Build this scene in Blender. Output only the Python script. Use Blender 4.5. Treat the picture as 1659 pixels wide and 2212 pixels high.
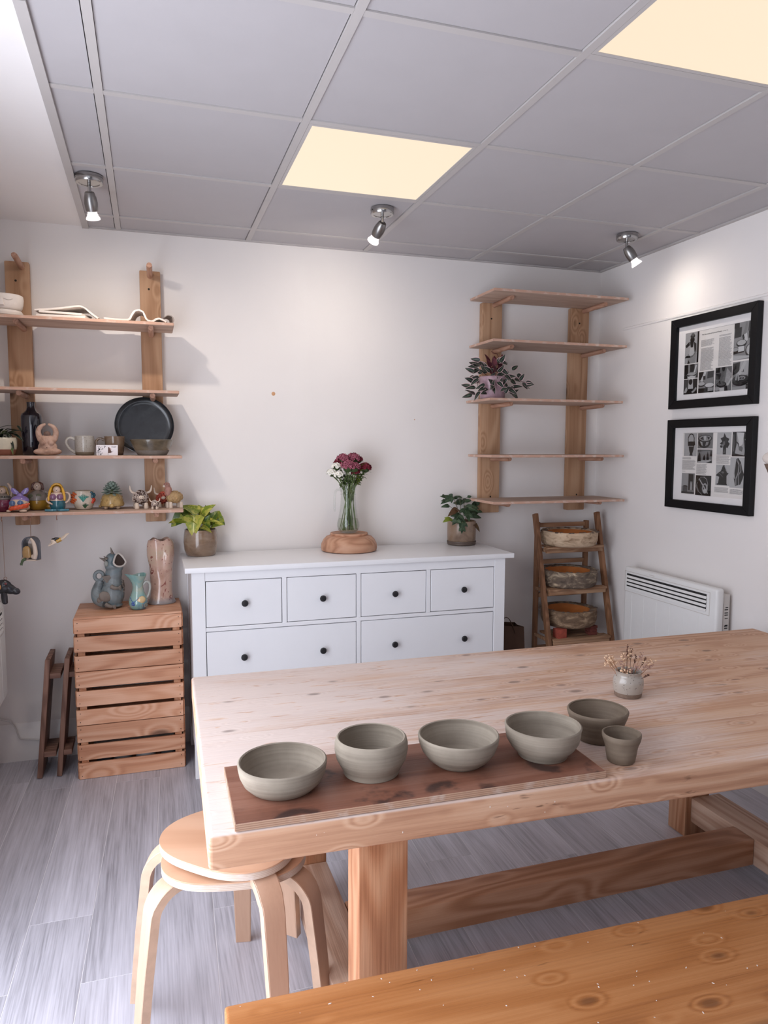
import bpy, bmesh, math, random
from mathutils import Vector, Matrix, Euler
for o in list(bpy.data.objects): bpy.data.objects.remove(o)
S = bpy.context.scene
C = S.collection
PI = math.pi
R = math.radians
rnd = random.Random(7)

# ------------------------------------------------------------------ camera
cam = bpy.data.cameras.new('camera'); cam.sensor_fit = 'VERTICAL'; cam.sensor_height = 36
cam.lens = 36 * 1574.4 / 2212; cam.clip_start = .02
co = bpy.data.objects.new('camera', cam); C.objects.link(co); S.camera = co
yaw, pit, rol = -.310851, -.090935, .002916
cr_, cu_, cf_ = Vector((math.cos(yaw), math.sin(yaw), 0)), Vector((0, 0, 1)), Vector((-math.sin(yaw), math.cos(yaw), 0))
f2 = cf_ * math.cos(pit) + cu_ * math.sin(pit); u2 = cu_ * math.cos(pit) - cf_ * math.sin(pit)
r3 = cr_ * math.cos(rol) + u2 * math.sin(rol); u3 = u2 * math.cos(rol) - cr_ * math.sin(rol)
co.matrix_world = Matrix(((r3.x, u3.x, -f2.x, 0), (r3.y, u3.y, -f2.y, 0), (r3.z, u3.z, -f2.z, 1.5), (0, 0, 0, 1)))

# ------------------------------------------------------------------ world, daylight, exposure
S.view_settings.view_transform = 'Standard'; S.view_settings.look = 'None'
S.view_settings.gamma = 1; S.view_settings.use_curve_mapping = False
S.view_settings.exposure = 0.10
W = bpy.data.worlds.new('sky'); S.world = W; W.use_nodes = True
bg = W.node_tree.nodes['Background']; bg.inputs[0].default_value = (.78, .86, 1, 1); bg.inputs[1].default_value = 1.2
def area(name, loc, rot, sx, sy, power, col):
    l = bpy.data.lights.new(name, 'AREA'); l.shape = 'RECTANGLE'; l.size = sx; l.size_y = sy
    l.energy = power; l.color = col
    o = bpy.data.objects.new(name, l); C.objects.link(o); o.location = loc; o.rotation_euler = rot
    return o
# daylight through the left shop window; front window and lamp added as unseen fill
area('daylight_left', (-.70, 1.20, 1.12), (0, R(-90), 0), 2.05, 2.1, 60, (.87, .905, 1.0))
area('fill_front', (.1, -3.02, 1.65), (R(90), 0, 0), 1.5, 1.2, 3, (.95, .94, 1.0))

# ------------------------------------------------------------------ node helpers
class NT:
    def __init__(s, name):
        s.m = bpy.data.materials.new(name); s.m.use_nodes = True; s.t = s.m.node_tree
        s.b = s.t.nodes['Principled BSDF']
    def n(s, typ, props=None, **inp):
        x = s.t.nodes.new('ShaderNode' + typ)
        for k, v in (props or {}).items(): setattr(x, k, v)
        for k, v in inp.items():
            key = int(k[1:]) if k[0] == 'i' and k[1:].isdigit() else k.replace('_', ' ')
            s.put(x.inputs[key], v)
        return x
    def put(s, sock, v):
        if isinstance(v, bpy.types.NodeSocket): s.t.links.new(v, sock)
        elif isinstance(v, bpy.types.Node): s.t.links.new(v.outputs[0], sock)
        else:
            if isinstance(v, (tuple, list)) and len(v) == 3 and sock.type == 'RGBA': v = (*v, 1)
            sock.default_value = v
    def math(s, op, a, b=0.0, clamp=False):
        return s.n('Math', dict(operation=op, use_clamp=clamp), i0=a, i1=b)
    def mix(s, f, a, b):
        x = s.n('Mix', dict(data_type='RGBA')); s.put(x.inputs[0], f); s.put(x.inputs[6], a); s.put(x.inputs[7], b)
        return x.outputs[2]
    def ramp(s, f, stops):
        x = s.n('ValToRGB'); s.put(x.inputs[0], f); e = x.color_ramp.elements
        while len(e) < len(stops): e.new(.5)
        for el, (p, c) in zip(e, stops): el.position = p; el.color = (*c, 1)
        return x.outputs[0]
    def step(s, f, a, b):
        x = s.n('MapRange', dict(interpolation_type='SMOOTHSTEP')); s.put(x.inputs[0], f); x.inputs[1].default_value = a; x.inputs[2].default_value = b
        return x.outputs[0]
    def obj(s, rand=True):
        tc = s.n('TexCoord').outputs['Object']
        if not rand: return tc
        ri = s.n('ObjectInfo').outputs['Random']
        cv = s.n('CombineXYZ', None, i0=s.math('MULTIPLY', ri, 17.3), i1=s.math('MULTIPLY', ri, 31.7), i2=s.math('MULTIPLY', ri, 23.1))
        return s.n('VectorMath', dict(operation='ADD'), i0=tc, i1=cv).outputs[0]
    def mapping(s, v, sc, rot=(0, 0, 0)):
        return s.n('Mapping', None, i0=v, i2=rot, i3=sc).outputs[0]
    def noise(s, v, scale, detail=4, rough=.55, dist=0.0):
        return s.n('TexNoise', None, i0=v, Scale=scale, Detail=detail, Roughness=rough, Distortion=dist).outputs[0]
    def bump(s, h, st, d=.01):
        b = s.n('Bump', None, Strength=st, Distance=d, Height=h); s.put(s.b.inputs['Normal'], b.outputs[0])
    def done(s, base=None, rough=None, **kw):
        if base is not None: s.put(s.b.inputs['Base Color'], base)
        if rough is not None: s.put(s.b.inputs['Roughness'], rough)
        for k, v in kw.items(): s.put(s.b.inputs[k.replace('_', ' ')], v)
        return s.m
def sr(r, g, b):
    f = lambda c: ((c / 255 + .055) / 1.055) ** 2.4 if c > 10 else c / 255 / 12.92
    return (f(r), f(g), f(b))

_plain = {}
def plain(name, col, rough=.6, metal=0.0, var=.0, vscale=40, bump=0.0, coat=0.0, spec=.5):
    if name in _plain: return _plain[name]
    t = NT(name)
    base = (*col, 1)
    v = t.obj()
    nz = t.noise(v, vscale, 5)
    if var: base = t.ramp(nz, [(.3, tuple(c * (1 - var) for c in col)), (.7, tuple(min(1, c * (1 + var)) for c in col))])
    if bump: t.bump(nz, bump, .004)
    m = t.done(base, rough, Metallic=metal, Coat_Weight=coat, Specular_IOR_Level=spec)
    _plain[name] = m
    return m

def wood(name, cols, axis='X', k=1.0, rough=.6, knot=1.0, freq=16, fine=.35, bump=.12, knotcol=None, wash=None, spec=.35, tint=.12, knotscale=1.0, pits=0.0):
    t = NT(name); v = t.obj()
    L, X = 1.1 * k, 9 * k
    sc = {'X': (L, X, X), 'Y': (X, L, X), 'Z': (X, X, L)}[axis]
    mv = t.mapping(v, sc)
    a = t.noise(mv, .8, 1.5, .45, .2)
    ks = {'X': (3.4, 7, 7), 'Y': (7, 3.4, 7), 'Z': (7, 7, 3.4)}[axis]
    vo = t.n('TexVoronoi', None, i0=t.mapping(v, tuple(x * k * knotscale for x in ks)), Scale=1.0)
    d = vo.outputs['Distance']
    near = t.step(d, .42, .02)
    arg = t.math('ADD', t.math('MULTIPLY', a, freq * 5.0), t.math('MULTIPLY', near, 16 * knot))
    ring = t.math('MULTIPLY_ADD', t.math('SINE', arg), .5); ring.inputs[2].default_value = .5
    fs = {'X': (3, 150, 150), 'Y': (150, 3, 150), 'Z': (150, 150, 3)}[axis]
    fn = t.noise(t.mapping(v, fs), 1.0, 2)
    big = t.noise(mv, .45, 2)
    fac = t.math('ADD', t.math('MULTIPLY', ring, .5 - fine * .5), t.math('MULTIPLY', fn, fine))
    fac = t.math('ADD', fac, t.math('MULTIPLY', big, .5))
    col = t.ramp(fac, [(.2, cols[0]), (.5, cols[1]), (.8, cols[2])])
    if knot:
        kc = knotcol or tuple(c * .3 for c in cols[0])
        sel = t.math('GREATER_THAN', vo.outputs['Color'], .42)
        km = t.math('MULTIPLY', t.math('MULTIPLY', t.step(d, .20, .09), .85 * min(1, knot)), sel)
        if not wash: col = t.mix(km, col, (*kc, 1))
    if pits:
        ps = {'X': (9, 70, 70), 'Y': (70, 9, 70), 'Z': (70, 70, 9)}[axis]
        pm = t.math('MULTIPLY', t.step(t.noise(t.mapping(v, ps), 1.0, 3, .6, .6), .64, .72), t.step(t.noise(v, 5, 3), .44, .6))
        col = t.mix(t.math('MULTIPLY', pm, pits), col, tuple(c * .35 for c in cols[0]) + (1,))
    if tint:
        ri = t.n('ObjectInfo').outputs['Random']
        hs = t.n('HueSaturation', None, Value=t.math('MULTIPLY_ADD', ri, tint * 2), Color=col); hs.inputs['Value'].links[0].from_node.inputs[2].default_value = 1 - tint
        col = hs.outputs[0]
    if wash:
        col = wash(t, v, col, fn)
        if knot: col = t.mix(t.math('MULTIPLY', km, .68), col, (*kc, 1))
    t.bump(t.math('ADD', fac, fn), bump, .004)
    return t.done(col, rough, Specular_IOR_Level=spec)

# ------------------------------------------------------------------ mesh helpers
class MB:
    def __init__(s): s.bm = bmesh.new(); s.uv = None
    def quadbox(s, M, sx, sy, sz):
        r = bmesh.ops.create_cube(s.bm, size=1, matrix=M @ Matrix.Diagonal((sx, sy, sz, 1))); return s
    def box(s, x0, x1, y0, y1, z0, z1):
        return s.quadbox(Matrix.Translation(((x0 + x1) / 2, (y0 + y1) / 2, (z0 + z1) / 2)), x1 - x0, y1 - y0, z1 - z0)
    def bar(s, p, q, w, h, up=(0, 0, 1)):
        p, q = Vector(p), Vector(q); d = q - p; L = d.length; d.normalize()
        up = Vector(up); x = up.cross(d)
        if x.length < 1e-5: x = Vector((1, 0, 0))
        x.normalize(); y = d.cross(x)
        M = Matrix(((x.x, y.x, d.x, 0), (x.y, y.y, d.y, 0), (x.z, y.z, d.z, 0), (0, 0, 0, 1)))
        return s.quadbox(Matrix.Translation((p + q) / 2) @ M, w, h, L)
    def lathe(s, prof, n=32, c=(0, 0, 0), M=None, wob=0.0, ph=0.0, ex=(1, 1)):
        M = (M or Matrix()); c = Vector(c); rings = []
        for r, z in prof:
            if r < 1e-6: rings.append([s.bm.verts.new(M @ Vector((0, 0, z)) + c)]); continue
            ring = []
            for i in range(n):
                a = 2 * PI * i / n; rr = r * (1 + wob * math.sin(2 * a + ph) + wob * .6 * math.sin(3 * a + ph * 2 + z * 20))
                ring.append(s.bm.verts.new(M @ Vector((rr * math.cos(a) * ex[0], rr * math.sin(a) * ex[1], z)) + c))
            rings.append(ring)
        for A, B in zip(rings, rings[1:]):
            for i in range(n):
                j = (i + 1) % n
                if len(A) == 1 and len(B) == 1: break
                if len(A) == 1: s.bm.faces.new((A[0], B[i], B[j])) if False else s.bm.faces.new((A[0], B[j], B[i]))
                elif len(B) == 1: s.bm.faces.new((A[i], A[j], B[0]))
                else: s.bm.faces.new((A[i], A[j], B[j], B[i]))
        return s
    def tube(s, pts, r, n=8, closed=False, ell=None):
        pts = [Vector(p) for p in pts]
        if not closed and 3 <= len(pts) <= 11 and n >= 8:
            rs = r if isinstance(r, (list, tuple)) else [r] * len(pts); P_, R_ = [], []
            for i in range(len(pts) - 1):
                a, b, c, d = pts[max(i - 1, 0)], pts[i], pts[i + 1], pts[min(i + 2, len(pts) - 1)]
                for q in (0, .25, .5, .75):
                    P_.append(.5 * ((2 * b) + (c - a) * q + (2 * a - 5 * b + 4 * c - d) * q * q + (3 * b - a - 3 * c + d) * q ** 3)); R_.append(rs[i] * (1 - q) + rs[i + 1] * q)
            pts, r = P_ + [pts[-1]], R_ + [rs[-1]]
        m = len(pts); rings = []; prev = None
        for i, p in enumerate(pts):
            if closed: t = pts[(i + 1) % m] - pts[i - 1]
            else: t = pts[min(i + 1, m - 1)] - pts[max(i - 1, 0)]
            t.normalize()
            if prev is None:
                x = t.cross(Vector((0, 0, 1)))
                if x.length < 1e-3: x = t.cross(Vector((1, 0, 0)))
            else: x = prev - t * prev.dot(t)
            x.normalize(); prev = x; y = t.cross(x)
            rr = r[i] if isinstance(r, (list, tuple)) else r
            e = ell or (1, 1)
            rings.append([s.bm.verts.new(p + (x * math.cos(2 * PI * k / n) * e[0] + y * math.sin(2 * PI * k / n) * e[1]) * rr) for k in range(n)])
        for i in range(m if closed else m - 1):
            A, B = rings[i], rings[(i + 1) % m]
            for k in range(n): s.bm.faces.new((A[k], A[(k + 1) % n], B[(k + 1) % n], B[k]))
        if not closed:
            s.bm.faces.new(rings[0][::-1]); s.bm.faces.new(rings[-1])
        return s
    def ell(s, c, r, rot=(0, 0, 0), seg=16, ring=10):
        if not isinstance(r, (tuple, list)): r = (r, r, r)
        bmesh.ops.create_uvsphere(s.bm, u_segments=seg, v_segments=ring, radius=1, matrix=Matrix.Translation(c) @ Euler(rot).to_matrix().to_4x4() @ Matrix.Diagonal((*r, 1))); return s
    def cone(s, p, q, r1, r2=0.0005, n=10):
        return s.tube([p, q], [r1, r2], n)
    def prism(s, pts, d, M=None, z0=0.0):
        M = M or Matrix()
        a = [s.bm.verts.new(M @ Vector((x, y, z0))) for x, y in pts]; b = [s.bm.verts.new(M @ Vector((x, y, z0 + d))) for x, y in pts]
        n = len(pts); s.bm.faces.new(a[::-1]); s.bm.faces.new(b)
        for i in range(n): s.bm.faces.new((a[i], a[(i + 1) % n], b[(i + 1) % n], b[i]))
        return s
    def strap(s, path, wd, w, t):
        """rectangular section swept along a planar path; wd = direction of the width"""
        path = [Vector(p) for p in path]; wd = Vector(wd).normalized(); rings = []
        for i, p in enumerate(path):
            tg = (path[min(i + 1, len(path) - 1)] - path[max(i - 1, 0)]).normalized(); nn = tg.cross(wd).normalized()
            ww = w[i] if isinstance(w, list) else w
            rings.append([s.bm.verts.new(p + wd * ww / 2 * a + nn * t / 2 * b) for a, b in ((1, 1), (-1, 1), (-1, -1), (1, -1))])
        for A, B in zip(rings, rings[1:]):
            for k in range(4): s.bm.faces.new((A[k], A[(k + 1) % 4], B[(k + 1) % 4], B[k]))
        s.bm.faces.new(rings[0][::-1]); s.bm.faces.new(rings[-1]); return s
    def leaf(s, M, L, Wd, bend=.4, fold=.25, tip=.6, n=8, shape=None):
        """leaf blade along +Y, uv: u across, v along"""
        if s.uv is None: s.uv = s.bm.loops.layers.uv.new('UVMap')
        rows = []; cols = (-1, -.5, 0, .5, 1)
        for i in range(n + 1):
            v = i / n
            if shape: w = shape(v)
            else: w = (math.sin(PI * v ** tip)) ** .8 if 0 < v < 1 else .02
            w = max(w, .02) * Wd / 2; a = bend * v
            y = L * v * math.cos(a * .6); z = -L * v * math.sin(a * .6) * 1.0
            rows.append([(s.bm.verts.new(M @ Vector((c * w, y, z + abs(c) * w * fold))), c, v) for c in cols])
        for A, B in zip(rows, rows[1:]):
            for k in range(4):
                f = s.bm.faces.new((A[k][0], A[k + 1][0], B[k + 1][0], B[k][0]))
                for lp, q in zip(f.loops, (A[k], A[k + 1], B[k + 1], B[k])): lp[s.uv].uv = (q[1] * .5 + .5, q[2])
        return s
    def build(s, name, mat, parent=None, smooth=True, bev=0.0, loc=None, remesh=0.0, seg=2, recalc=True, ang=38, solid=0.0):
        if recalc: bmesh.ops.recalc_face_normals(s.bm, faces=s.bm.faces)
        if bev: bmesh.ops.bevel(s.bm, geom=[e for e in s.bm.edges if len(e.link_faces) == 2 and e.calc_face_angle(0) > .6], offset=bev, segments=seg, affect='EDGES', profile=.6)
        me = bpy.data.meshes.new(name); s.bm.to_mesh(me); s.bm.free()
        if smooth:
            me.polygons.foreach_set('use_smooth', [True] * len(me.polygons))
            if not remesh: me.set_sharp_from_angle(angle=R(ang))
        for mm in (mat if isinstance(mat, (list, tuple)) else [mat]): me.materials.append(mm)
        o = bpy.data.objects.new(name, me); C.objects.link(o)
        if parent: o.parent = parent
        if loc: o.location = loc
        if remesh:
            md = o.modifiers.new('r', 'REMESH'); md.mode = 'VOXEL'; md.voxel_size = remesh; md.use_smooth_shade = True
            sm = o.modifiers.new('s', 'SMOOTH'); sm.iterations = 3; sm.factor = .5
        if solid:
            md = o.modifiers.new('t', 'SOLIDIFY'); md.thickness = solid; md.offset = 0
        return o
def thing(name, label, cat, loc=(0, 0, 0), group=None, rz=0.0, rot=None):
    o = bpy.data.objects.new(name, None); o.empty_display_size = .03; C.objects.link(o)
    o.location = loc; o.rotation_euler = rot or (0, 0, rz); o['label'] = label; o['category'] = cat
    if group: o['group'] = group
    return o
def tag(o, label, cat, group=None):
    o['label'] = label; o['category'] = cat
    if group: o['group'] = group
    return o
def struct(o): o['kind'] = 'structure'; return o
def stuff(o): o['kind'] = 'stuff'; return o
def dup(o, parent=None, loc=None, rot=None):
    c = o.copy(); C.objects.link(c)
    if parent: c.parent = parent
    if loc is not None: c.location = loc
    if rot is not None: c.rotation_euler = rot
    return c
def copy_tree(o, parent=None):
    c = dup(o, parent)
    for ch in list(o.children): copy_tree(ch, c)
    return c
def TRS(loc, rot=(0, 0, 0), sc=1.0):
    return Matrix.Translation(loc) @ Euler(rot).to_matrix().to_4x4() @ Matrix.Diagonal((sc, sc, sc, 1))
def arc(c, r, a0, a1, n, ax=(1, 0, 0), ay=(0, 0, 1)):
    c, ax, ay = Vector(c), Vector(ax), Vector(ay)
    return [c + ax * r * math.cos(a0 + (a1 - a0) * i / n) + ay * r * math.sin(a0 + (a1 - a0) * i / n) for i in range(n + 1)]

# ------------------------------------------------------------------ materials
def wall_mat(name, col):
    t = NT(name); v = t.obj(False)
    b = t.noise(v, 3.0, 3); g = t.noise(v, 60, 5)
    t.bump(t.math('ADD', b, t.math('MULTIPLY', g, .25)), .12, .01)
    return t.done(t.ramp(b, [(.3, tuple(c * .975 for c in col)), (.7, col)]), .75, Specular_IOR_Level=.25)
WHITE = wall_mat('white_wall_paint', sr(236, 231, 228))
PLASTER = wall_mat('white_plaster', sr(238, 234, 232))
TILE = plain('ceiling_tile_vinyl', sr(180, 176, 178), .7, var=.015, vscale=8, bump=.02)
GRID = plain('ceiling_grid_paint', sr(186, 181, 179), .5, var=.02, vscale=6)
VOID = plain('ceiling_void', (.05, .05, .05), .9)
SKIRT = plain('skirting_gloss', sr(232, 228, 226), .35, var=.03, vscale=7, bump=.03)
LAM = plain('white_lacquer', sr(236, 236, 238), .32, var=.01, vscale=5)
BLACKKNOB = plain('black_knob', (.012, .012, .014), .45)
FRAMEBLK = plain('black_frame', (.004, .004, .005), .4, spec=.25)
PINE = wood('old_pine_upright', [sr(144, 105, 76), sr(172, 133, 102), sr(190, 153, 122)], 'Z', 1.0, .55, 1.0, 9, knotscale=1.5)
DOWEL = wood('dowel_pine', [sr(150, 110, 88), sr(172, 130, 108), sr(188, 148, 126)], 'Y', 2.5, .55, 0, 12)
PLY = wood('plywood_shelf', [sr(146, 120, 106), sr(172, 146, 130), sr(190, 166, 150)], 'X', 1.2, .65, 0, 9, fine=.5)
CRATE = wood('crate_pine', [sr(170, 112, 82), sr(204, 149, 116), sr(218, 170, 140)], 'X', .9, .5, 1.0, 15, tint=.09)
CRATEEND = wood('crate_pine_end', [sr(150, 92, 62), sr(186, 128, 92), sr(200, 150, 116)], 'Y', .9, .55, .6, 15)
DARKW = wood('dark_stained_wood', [sr(82, 57, 48), sr(116, 85, 72), sr(144, 110, 94)], 'Z', 1.3, .6, .4, 12)
LADW = wood('ladder_shelf_wood', [sr(92, 60, 42), sr(124, 86, 60), sr(144, 104, 76)], 'Z', 1.3, .55, .4, 12)
LADX = wood('ladder_tread_wood', [sr(118, 82, 58), sr(148, 110, 82), sr(176, 140, 110)], 'X', 1.3, .6, .5, 10)
BIRCH = wood('birch_seat_veneer', [sr(196, 152, 122), sr(208, 166, 136), sr(216, 178, 150)], 'X', .8, .4, 0, 4, fine=.15, bump=.03, tint=.03)
BIRCHL = wood('birch_leg_veneer', [sr(188, 152, 128), sr(204, 170, 146), sr(214, 184, 162)], 'Z', .8, .45, 0, 4, fine=.2, bump=.03, tint=.04)
def ply_edge(name, a, b, chalk=.7):
    t = NT(name); v = t.obj(False)
    w = t.n('TexWave', dict(wave_type='BANDS', bands_direction='Z'), i0=v, Scale=75.0, Distortion=.6, Detail=1.0)
    nz = t.noise(v, 26, 4)
    c = t.ramp(w.outputs[0], [(.2, a), (.8, b)])
    c = t.mix(t.math('MULTIPLY', t.step(nz, .5, .75), chalk), c, (*sr(220, 212, 206), 1))
    return t.done(c, .7)
PLYEDGE = ply_edge('birch_ply_edge', sr(196, 176, 160), sr(214, 198, 184), .8)
def tablewash_windowlight(t, v, col, fn):  # clay residue and window light painted together, paler towards the left end
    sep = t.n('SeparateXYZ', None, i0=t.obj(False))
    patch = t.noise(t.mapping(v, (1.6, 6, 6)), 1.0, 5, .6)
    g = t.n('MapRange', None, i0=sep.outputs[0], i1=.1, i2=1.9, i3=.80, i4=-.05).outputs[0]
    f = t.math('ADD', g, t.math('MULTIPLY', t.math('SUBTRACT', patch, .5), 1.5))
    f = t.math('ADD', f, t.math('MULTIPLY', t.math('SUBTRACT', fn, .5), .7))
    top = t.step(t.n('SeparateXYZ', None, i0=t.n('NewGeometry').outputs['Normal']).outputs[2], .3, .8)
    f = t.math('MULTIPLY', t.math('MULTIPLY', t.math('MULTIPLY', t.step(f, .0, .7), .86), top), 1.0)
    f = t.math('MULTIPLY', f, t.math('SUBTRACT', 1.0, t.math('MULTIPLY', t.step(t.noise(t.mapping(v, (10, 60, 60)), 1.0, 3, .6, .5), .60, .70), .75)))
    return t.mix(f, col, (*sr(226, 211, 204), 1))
TABLE = wood('table_plank_wood', [sr(162, 116, 90), sr(200, 156, 126), sr(214, 176, 148)], 'X', .85, .68, 1.0, 9, fine=.4, bump=.25, wash=tablewash_windowlight, tint=0, knotcol=sr(104, 86, 80), knotscale=2.5, pits=.8)
TABLELEG = wood('table_leg_wood', [sr(140, 88, 60), sr(178, 124, 90), sr(200, 152, 118)], 'Z', .9, .55, .5, 18, fine=.35, bump=.2)
TABLERAIL = wood('table_rail_wood', [sr(140, 92, 66), sr(172, 122, 90), sr(196, 150, 120)], 'X', .9, .55, .5, 14, bump=.2)
TABLERAILY = wood('table_rail_wood_deep', [sr(150, 112, 90), sr(184, 150, 128), sr(206, 178, 158)], 'Y', .9, .55, .5, 14, bump=.2)
BENCH = wood('bench_waxed_pine', [sr(138, 84, 46), sr(174, 114, 66), sr(190, 132, 84)], 'X', .8, .42, .8, 8, fine=.45, bump=.3, tint=0, knotcol=sr(92, 52, 28), knotscale=2.6, pits=.8)
def boardwash(t, v, col, fn):
    n = t.noise(v, 9, 4, .6)
    vo = t.n('TexVoronoi', None, i0=t.obj(False), Scale=7.5); d = vo.outputs['Distance']
    ringm = t.math('MULTIPLY', t.step(t.math('ABSOLUTE', t.math('SUBTRACT', d, .36)), .13, .05), t.step(n, .46, .6))
    c = t.mix(t.math('MULTIPLY', t.step(n, .5, .72), .45), col, (*sr(70, 44, 38), 1))
    return t.mix(t.math('MULTIPLY', ringm, .75), c, (*sr(44, 36, 36), 1))
BOARD = wood('ware_board_film', [sr(106, 66, 52), sr(132, 86, 68), sr(148, 104, 86)], 'X', 1, .45, 0, 8, fine=.4, wash=boardwash, tint=0)
BOARDEDGE = ply_edge('ware_board_edge', sr(158, 122, 100), sr(186, 152, 128), .35)
def plank_mat():
    t = NT('grey_oak_laminate'); v = t.obj()
    g = t.noise(t.mapping(v, (26, 1.4, 26)), 1.0, 5, .6, .4)
    h = t.noise(t.mapping(v, (190, 5, 190)), 1.0, 3)
    p = t.noise(t.mapping(v, (5, 1.6, 5)), 1.0, 4)
    vo = t.n('TexVoronoi', None, i0=t.mapping(v, (7, 2.6, 7)), Scale=1.0)
    kn = t.math('MULTIPLY', t.step(vo.outputs['Distance'], .2, .02), t.math('GREATER_THAN', vo.outputs['Color'], .5))
    f = t.math('ADD', t.math('MULTIPLY', g, .42), t.math('ADD', t.math('MULTIPLY', h, .42), t.math('MULTIPLY', p, .26)))
    c = t.ramp(f, [(.36, sr(140, 138, 145)), (.54, sr(186, 184, 193)), (.74, sr(212, 210, 220))])
    c = t.mix(t.math('MULTIPLY', kn, .45), c, (*sr(104, 98, 98), 1))
    hs = t.n('HueSaturation', None, Color=c); ri = t.n('ObjectInfo').outputs['Random']
    mm = t.math('MULTIPLY_ADD', ri, .14); mm.inputs[2].default_value = .93; t.put(hs.inputs['Value'], mm)
    t.bump(h, .06, .002)
    return t.done(hs.outputs[0], .42, Specular_IOR_Level=.4)
PLANK = plank_mat()
JOINT = plain('plank_joint_highlight', sr(226, 224, 228), .6)  # pale colour paints the bevel highlights along the plank joints
def clay_mat(name, c0, c1, rough=.75, z=95):
    t = NT(name); v = t.obj()
    g = t.noise(t.mapping(v, (2, 2, z)), 1.0, 3); n = t.noise(v, 14, 5)
    t.bump(g, .28, .004)
    f = t.math('ADD', t.math('MULTIPLY', g, .55), t.math('MULTIPLY', n, .45))
    return t.done(t.ramp(f, [(.34, c0), (.66, c1)]), rough, Specular_IOR_Level=.3)
CLAY = clay_mat('leather_hard_clay', sr(128, 117, 104), sr(160, 149, 134))
CLAYD = clay_mat('leather_hard_clay_dark', sr(104, 90, 76), sr(134, 119, 103))
def speck(name, c, sp, rough=.25, scale=120, th=.33, band=None, coat=.4):
    t = NT(name); v = t.obj()
    vo = t.n('TexVoronoi', None, i0=v, Scale=scale); n = t.noise(v, 14, 4)
    c2 = t.ramp(n, [(.3, tuple(x * .86 for x in c)), (.7, c)])
    m = t.math('MULTIPLY', t.step(vo.outputs['Distance'], th, th * .6), t.math('GREATER_THAN', vo.outputs['Color'], .62))
    return t.done(t.mix(m, c2, (*sp, 1)), rough, Coat_Weight=coat)
def blotch(name, cols, scale=12, rough=.25, coat=.5, bump=.05, stretch=(1, 1, 1), dist=.6):
    t = NT(name); v = t.obj()
    n = t.noise(t.mapping(v, stretch), scale, 5, .6, dist); t.bump(n, bump, .004)
    k = len(cols)
    return t.done(t.ramp(n, [(.28 + .44 * i / (k - 1), c) for i, c in enumerate(cols)]), rough, Coat_Weight=coat)
def thinglass(name, tintc=(1, 1, 1)):
    t = NT(name); o = t.t.nodes['Material Output']; t.t.nodes.remove(t.b)
    lw = t.n('LayerWeight', None, Blend=.5).outputs['Facing']; fr = t.math('MULTIPLY_ADD', t.math('POWER', lw, 4.0), .5); fr.inputs[2].default_value = .03; tr = t.n('BsdfTransparent', None, Color=(*tintc, 1)); gl = t.n('BsdfGlossy', None, Roughness=.02)
    mx = t.n('MixShader', None, i0=fr.outputs[0], i1=tr.outputs[0], i2=gl.outputs[0]); t.t.links.new(mx.outputs[0], o.inputs[0])
    return t.m
PANE = thinglass('clear_pane')
def emis(name, col, st, base=.2):
    t = NT(name); return t.done((*[c * base for c in col], 1), .5, Emission_Color=(*col, 1), Emission_Strength=st)
def uvleaf(name, mid, edge, rib=None, w=(.30, .46), rough=.4, mottle=None):
    t = NT(name); uv = t.n('TexCoord').outputs['UV']; s = t.n('SeparateXYZ', None, i0=uv)
    d = t.math('ABSOLUTE', t.math('SUBTRACT', s.outputs[0], .5))
    c = t.ramp(t.noise(t.obj(), 60, 3), [(.3, tuple(x * .75 for x in mid)), (.7, mid)])
    if mottle: c = t.mix(t.step(t.noise(t.obj(), 34, 4, .6, .5), .48, .62), c, (*mottle, 1))
    c = t.mix(t.step(d, *w), c, (*edge, 1))
    if rib: c = t.mix(t.step(d, .055, .02), c, (*rib, 1))
    return t.done(c, rough, Specular_IOR_Level=.4)
CHROME = plain('brushed_chrome', (.42, .41, .40), .22, 1.0)
STEEL = plain('satin_steel', (.30, .29, .28), .33, 1.0)
CABLE = plain('white_cable', sr(210, 206, 204), .5)
SOIL = plain('potting_soil', (.02, .014, .01), .95, var=.5, vscale=160, bump=.6)
STEM = plain('green_stem', sr(98, 116, 66), .5, var=.2)
BISQUE = plain('white_bisque_clay', sr(232, 222, 214), .85, var=.05, vscale=30, bump=.12)
def pot(name, prof_out, thick, mat, parent, n=40, wob=0.0, ph=0.0, floor=None, c=(0, 0, 0)):
    """open vessel: outside profile bottom->top [(r,z)], wall thickness"""
    z0 = prof_out[0][1]; ins = [(max(r - thick, .001), z) for r, z in prof_out if z > z0 + thick]
    zb = z0 + thick
    rb = max(prof_out[0][0] - thick * 1.2, .002)
    top = prof_out[-1]
    prof = [(0, z0)] + prof_out + [(top[0] - thick * .5, top[1] + thick * .3)] + ins[::-1] + [(rb, zb), (0, zb)]
    return MB().lathe(prof, n, c, wob=wob, ph=ph).build(name, mat, parent, ang=60)
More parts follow.
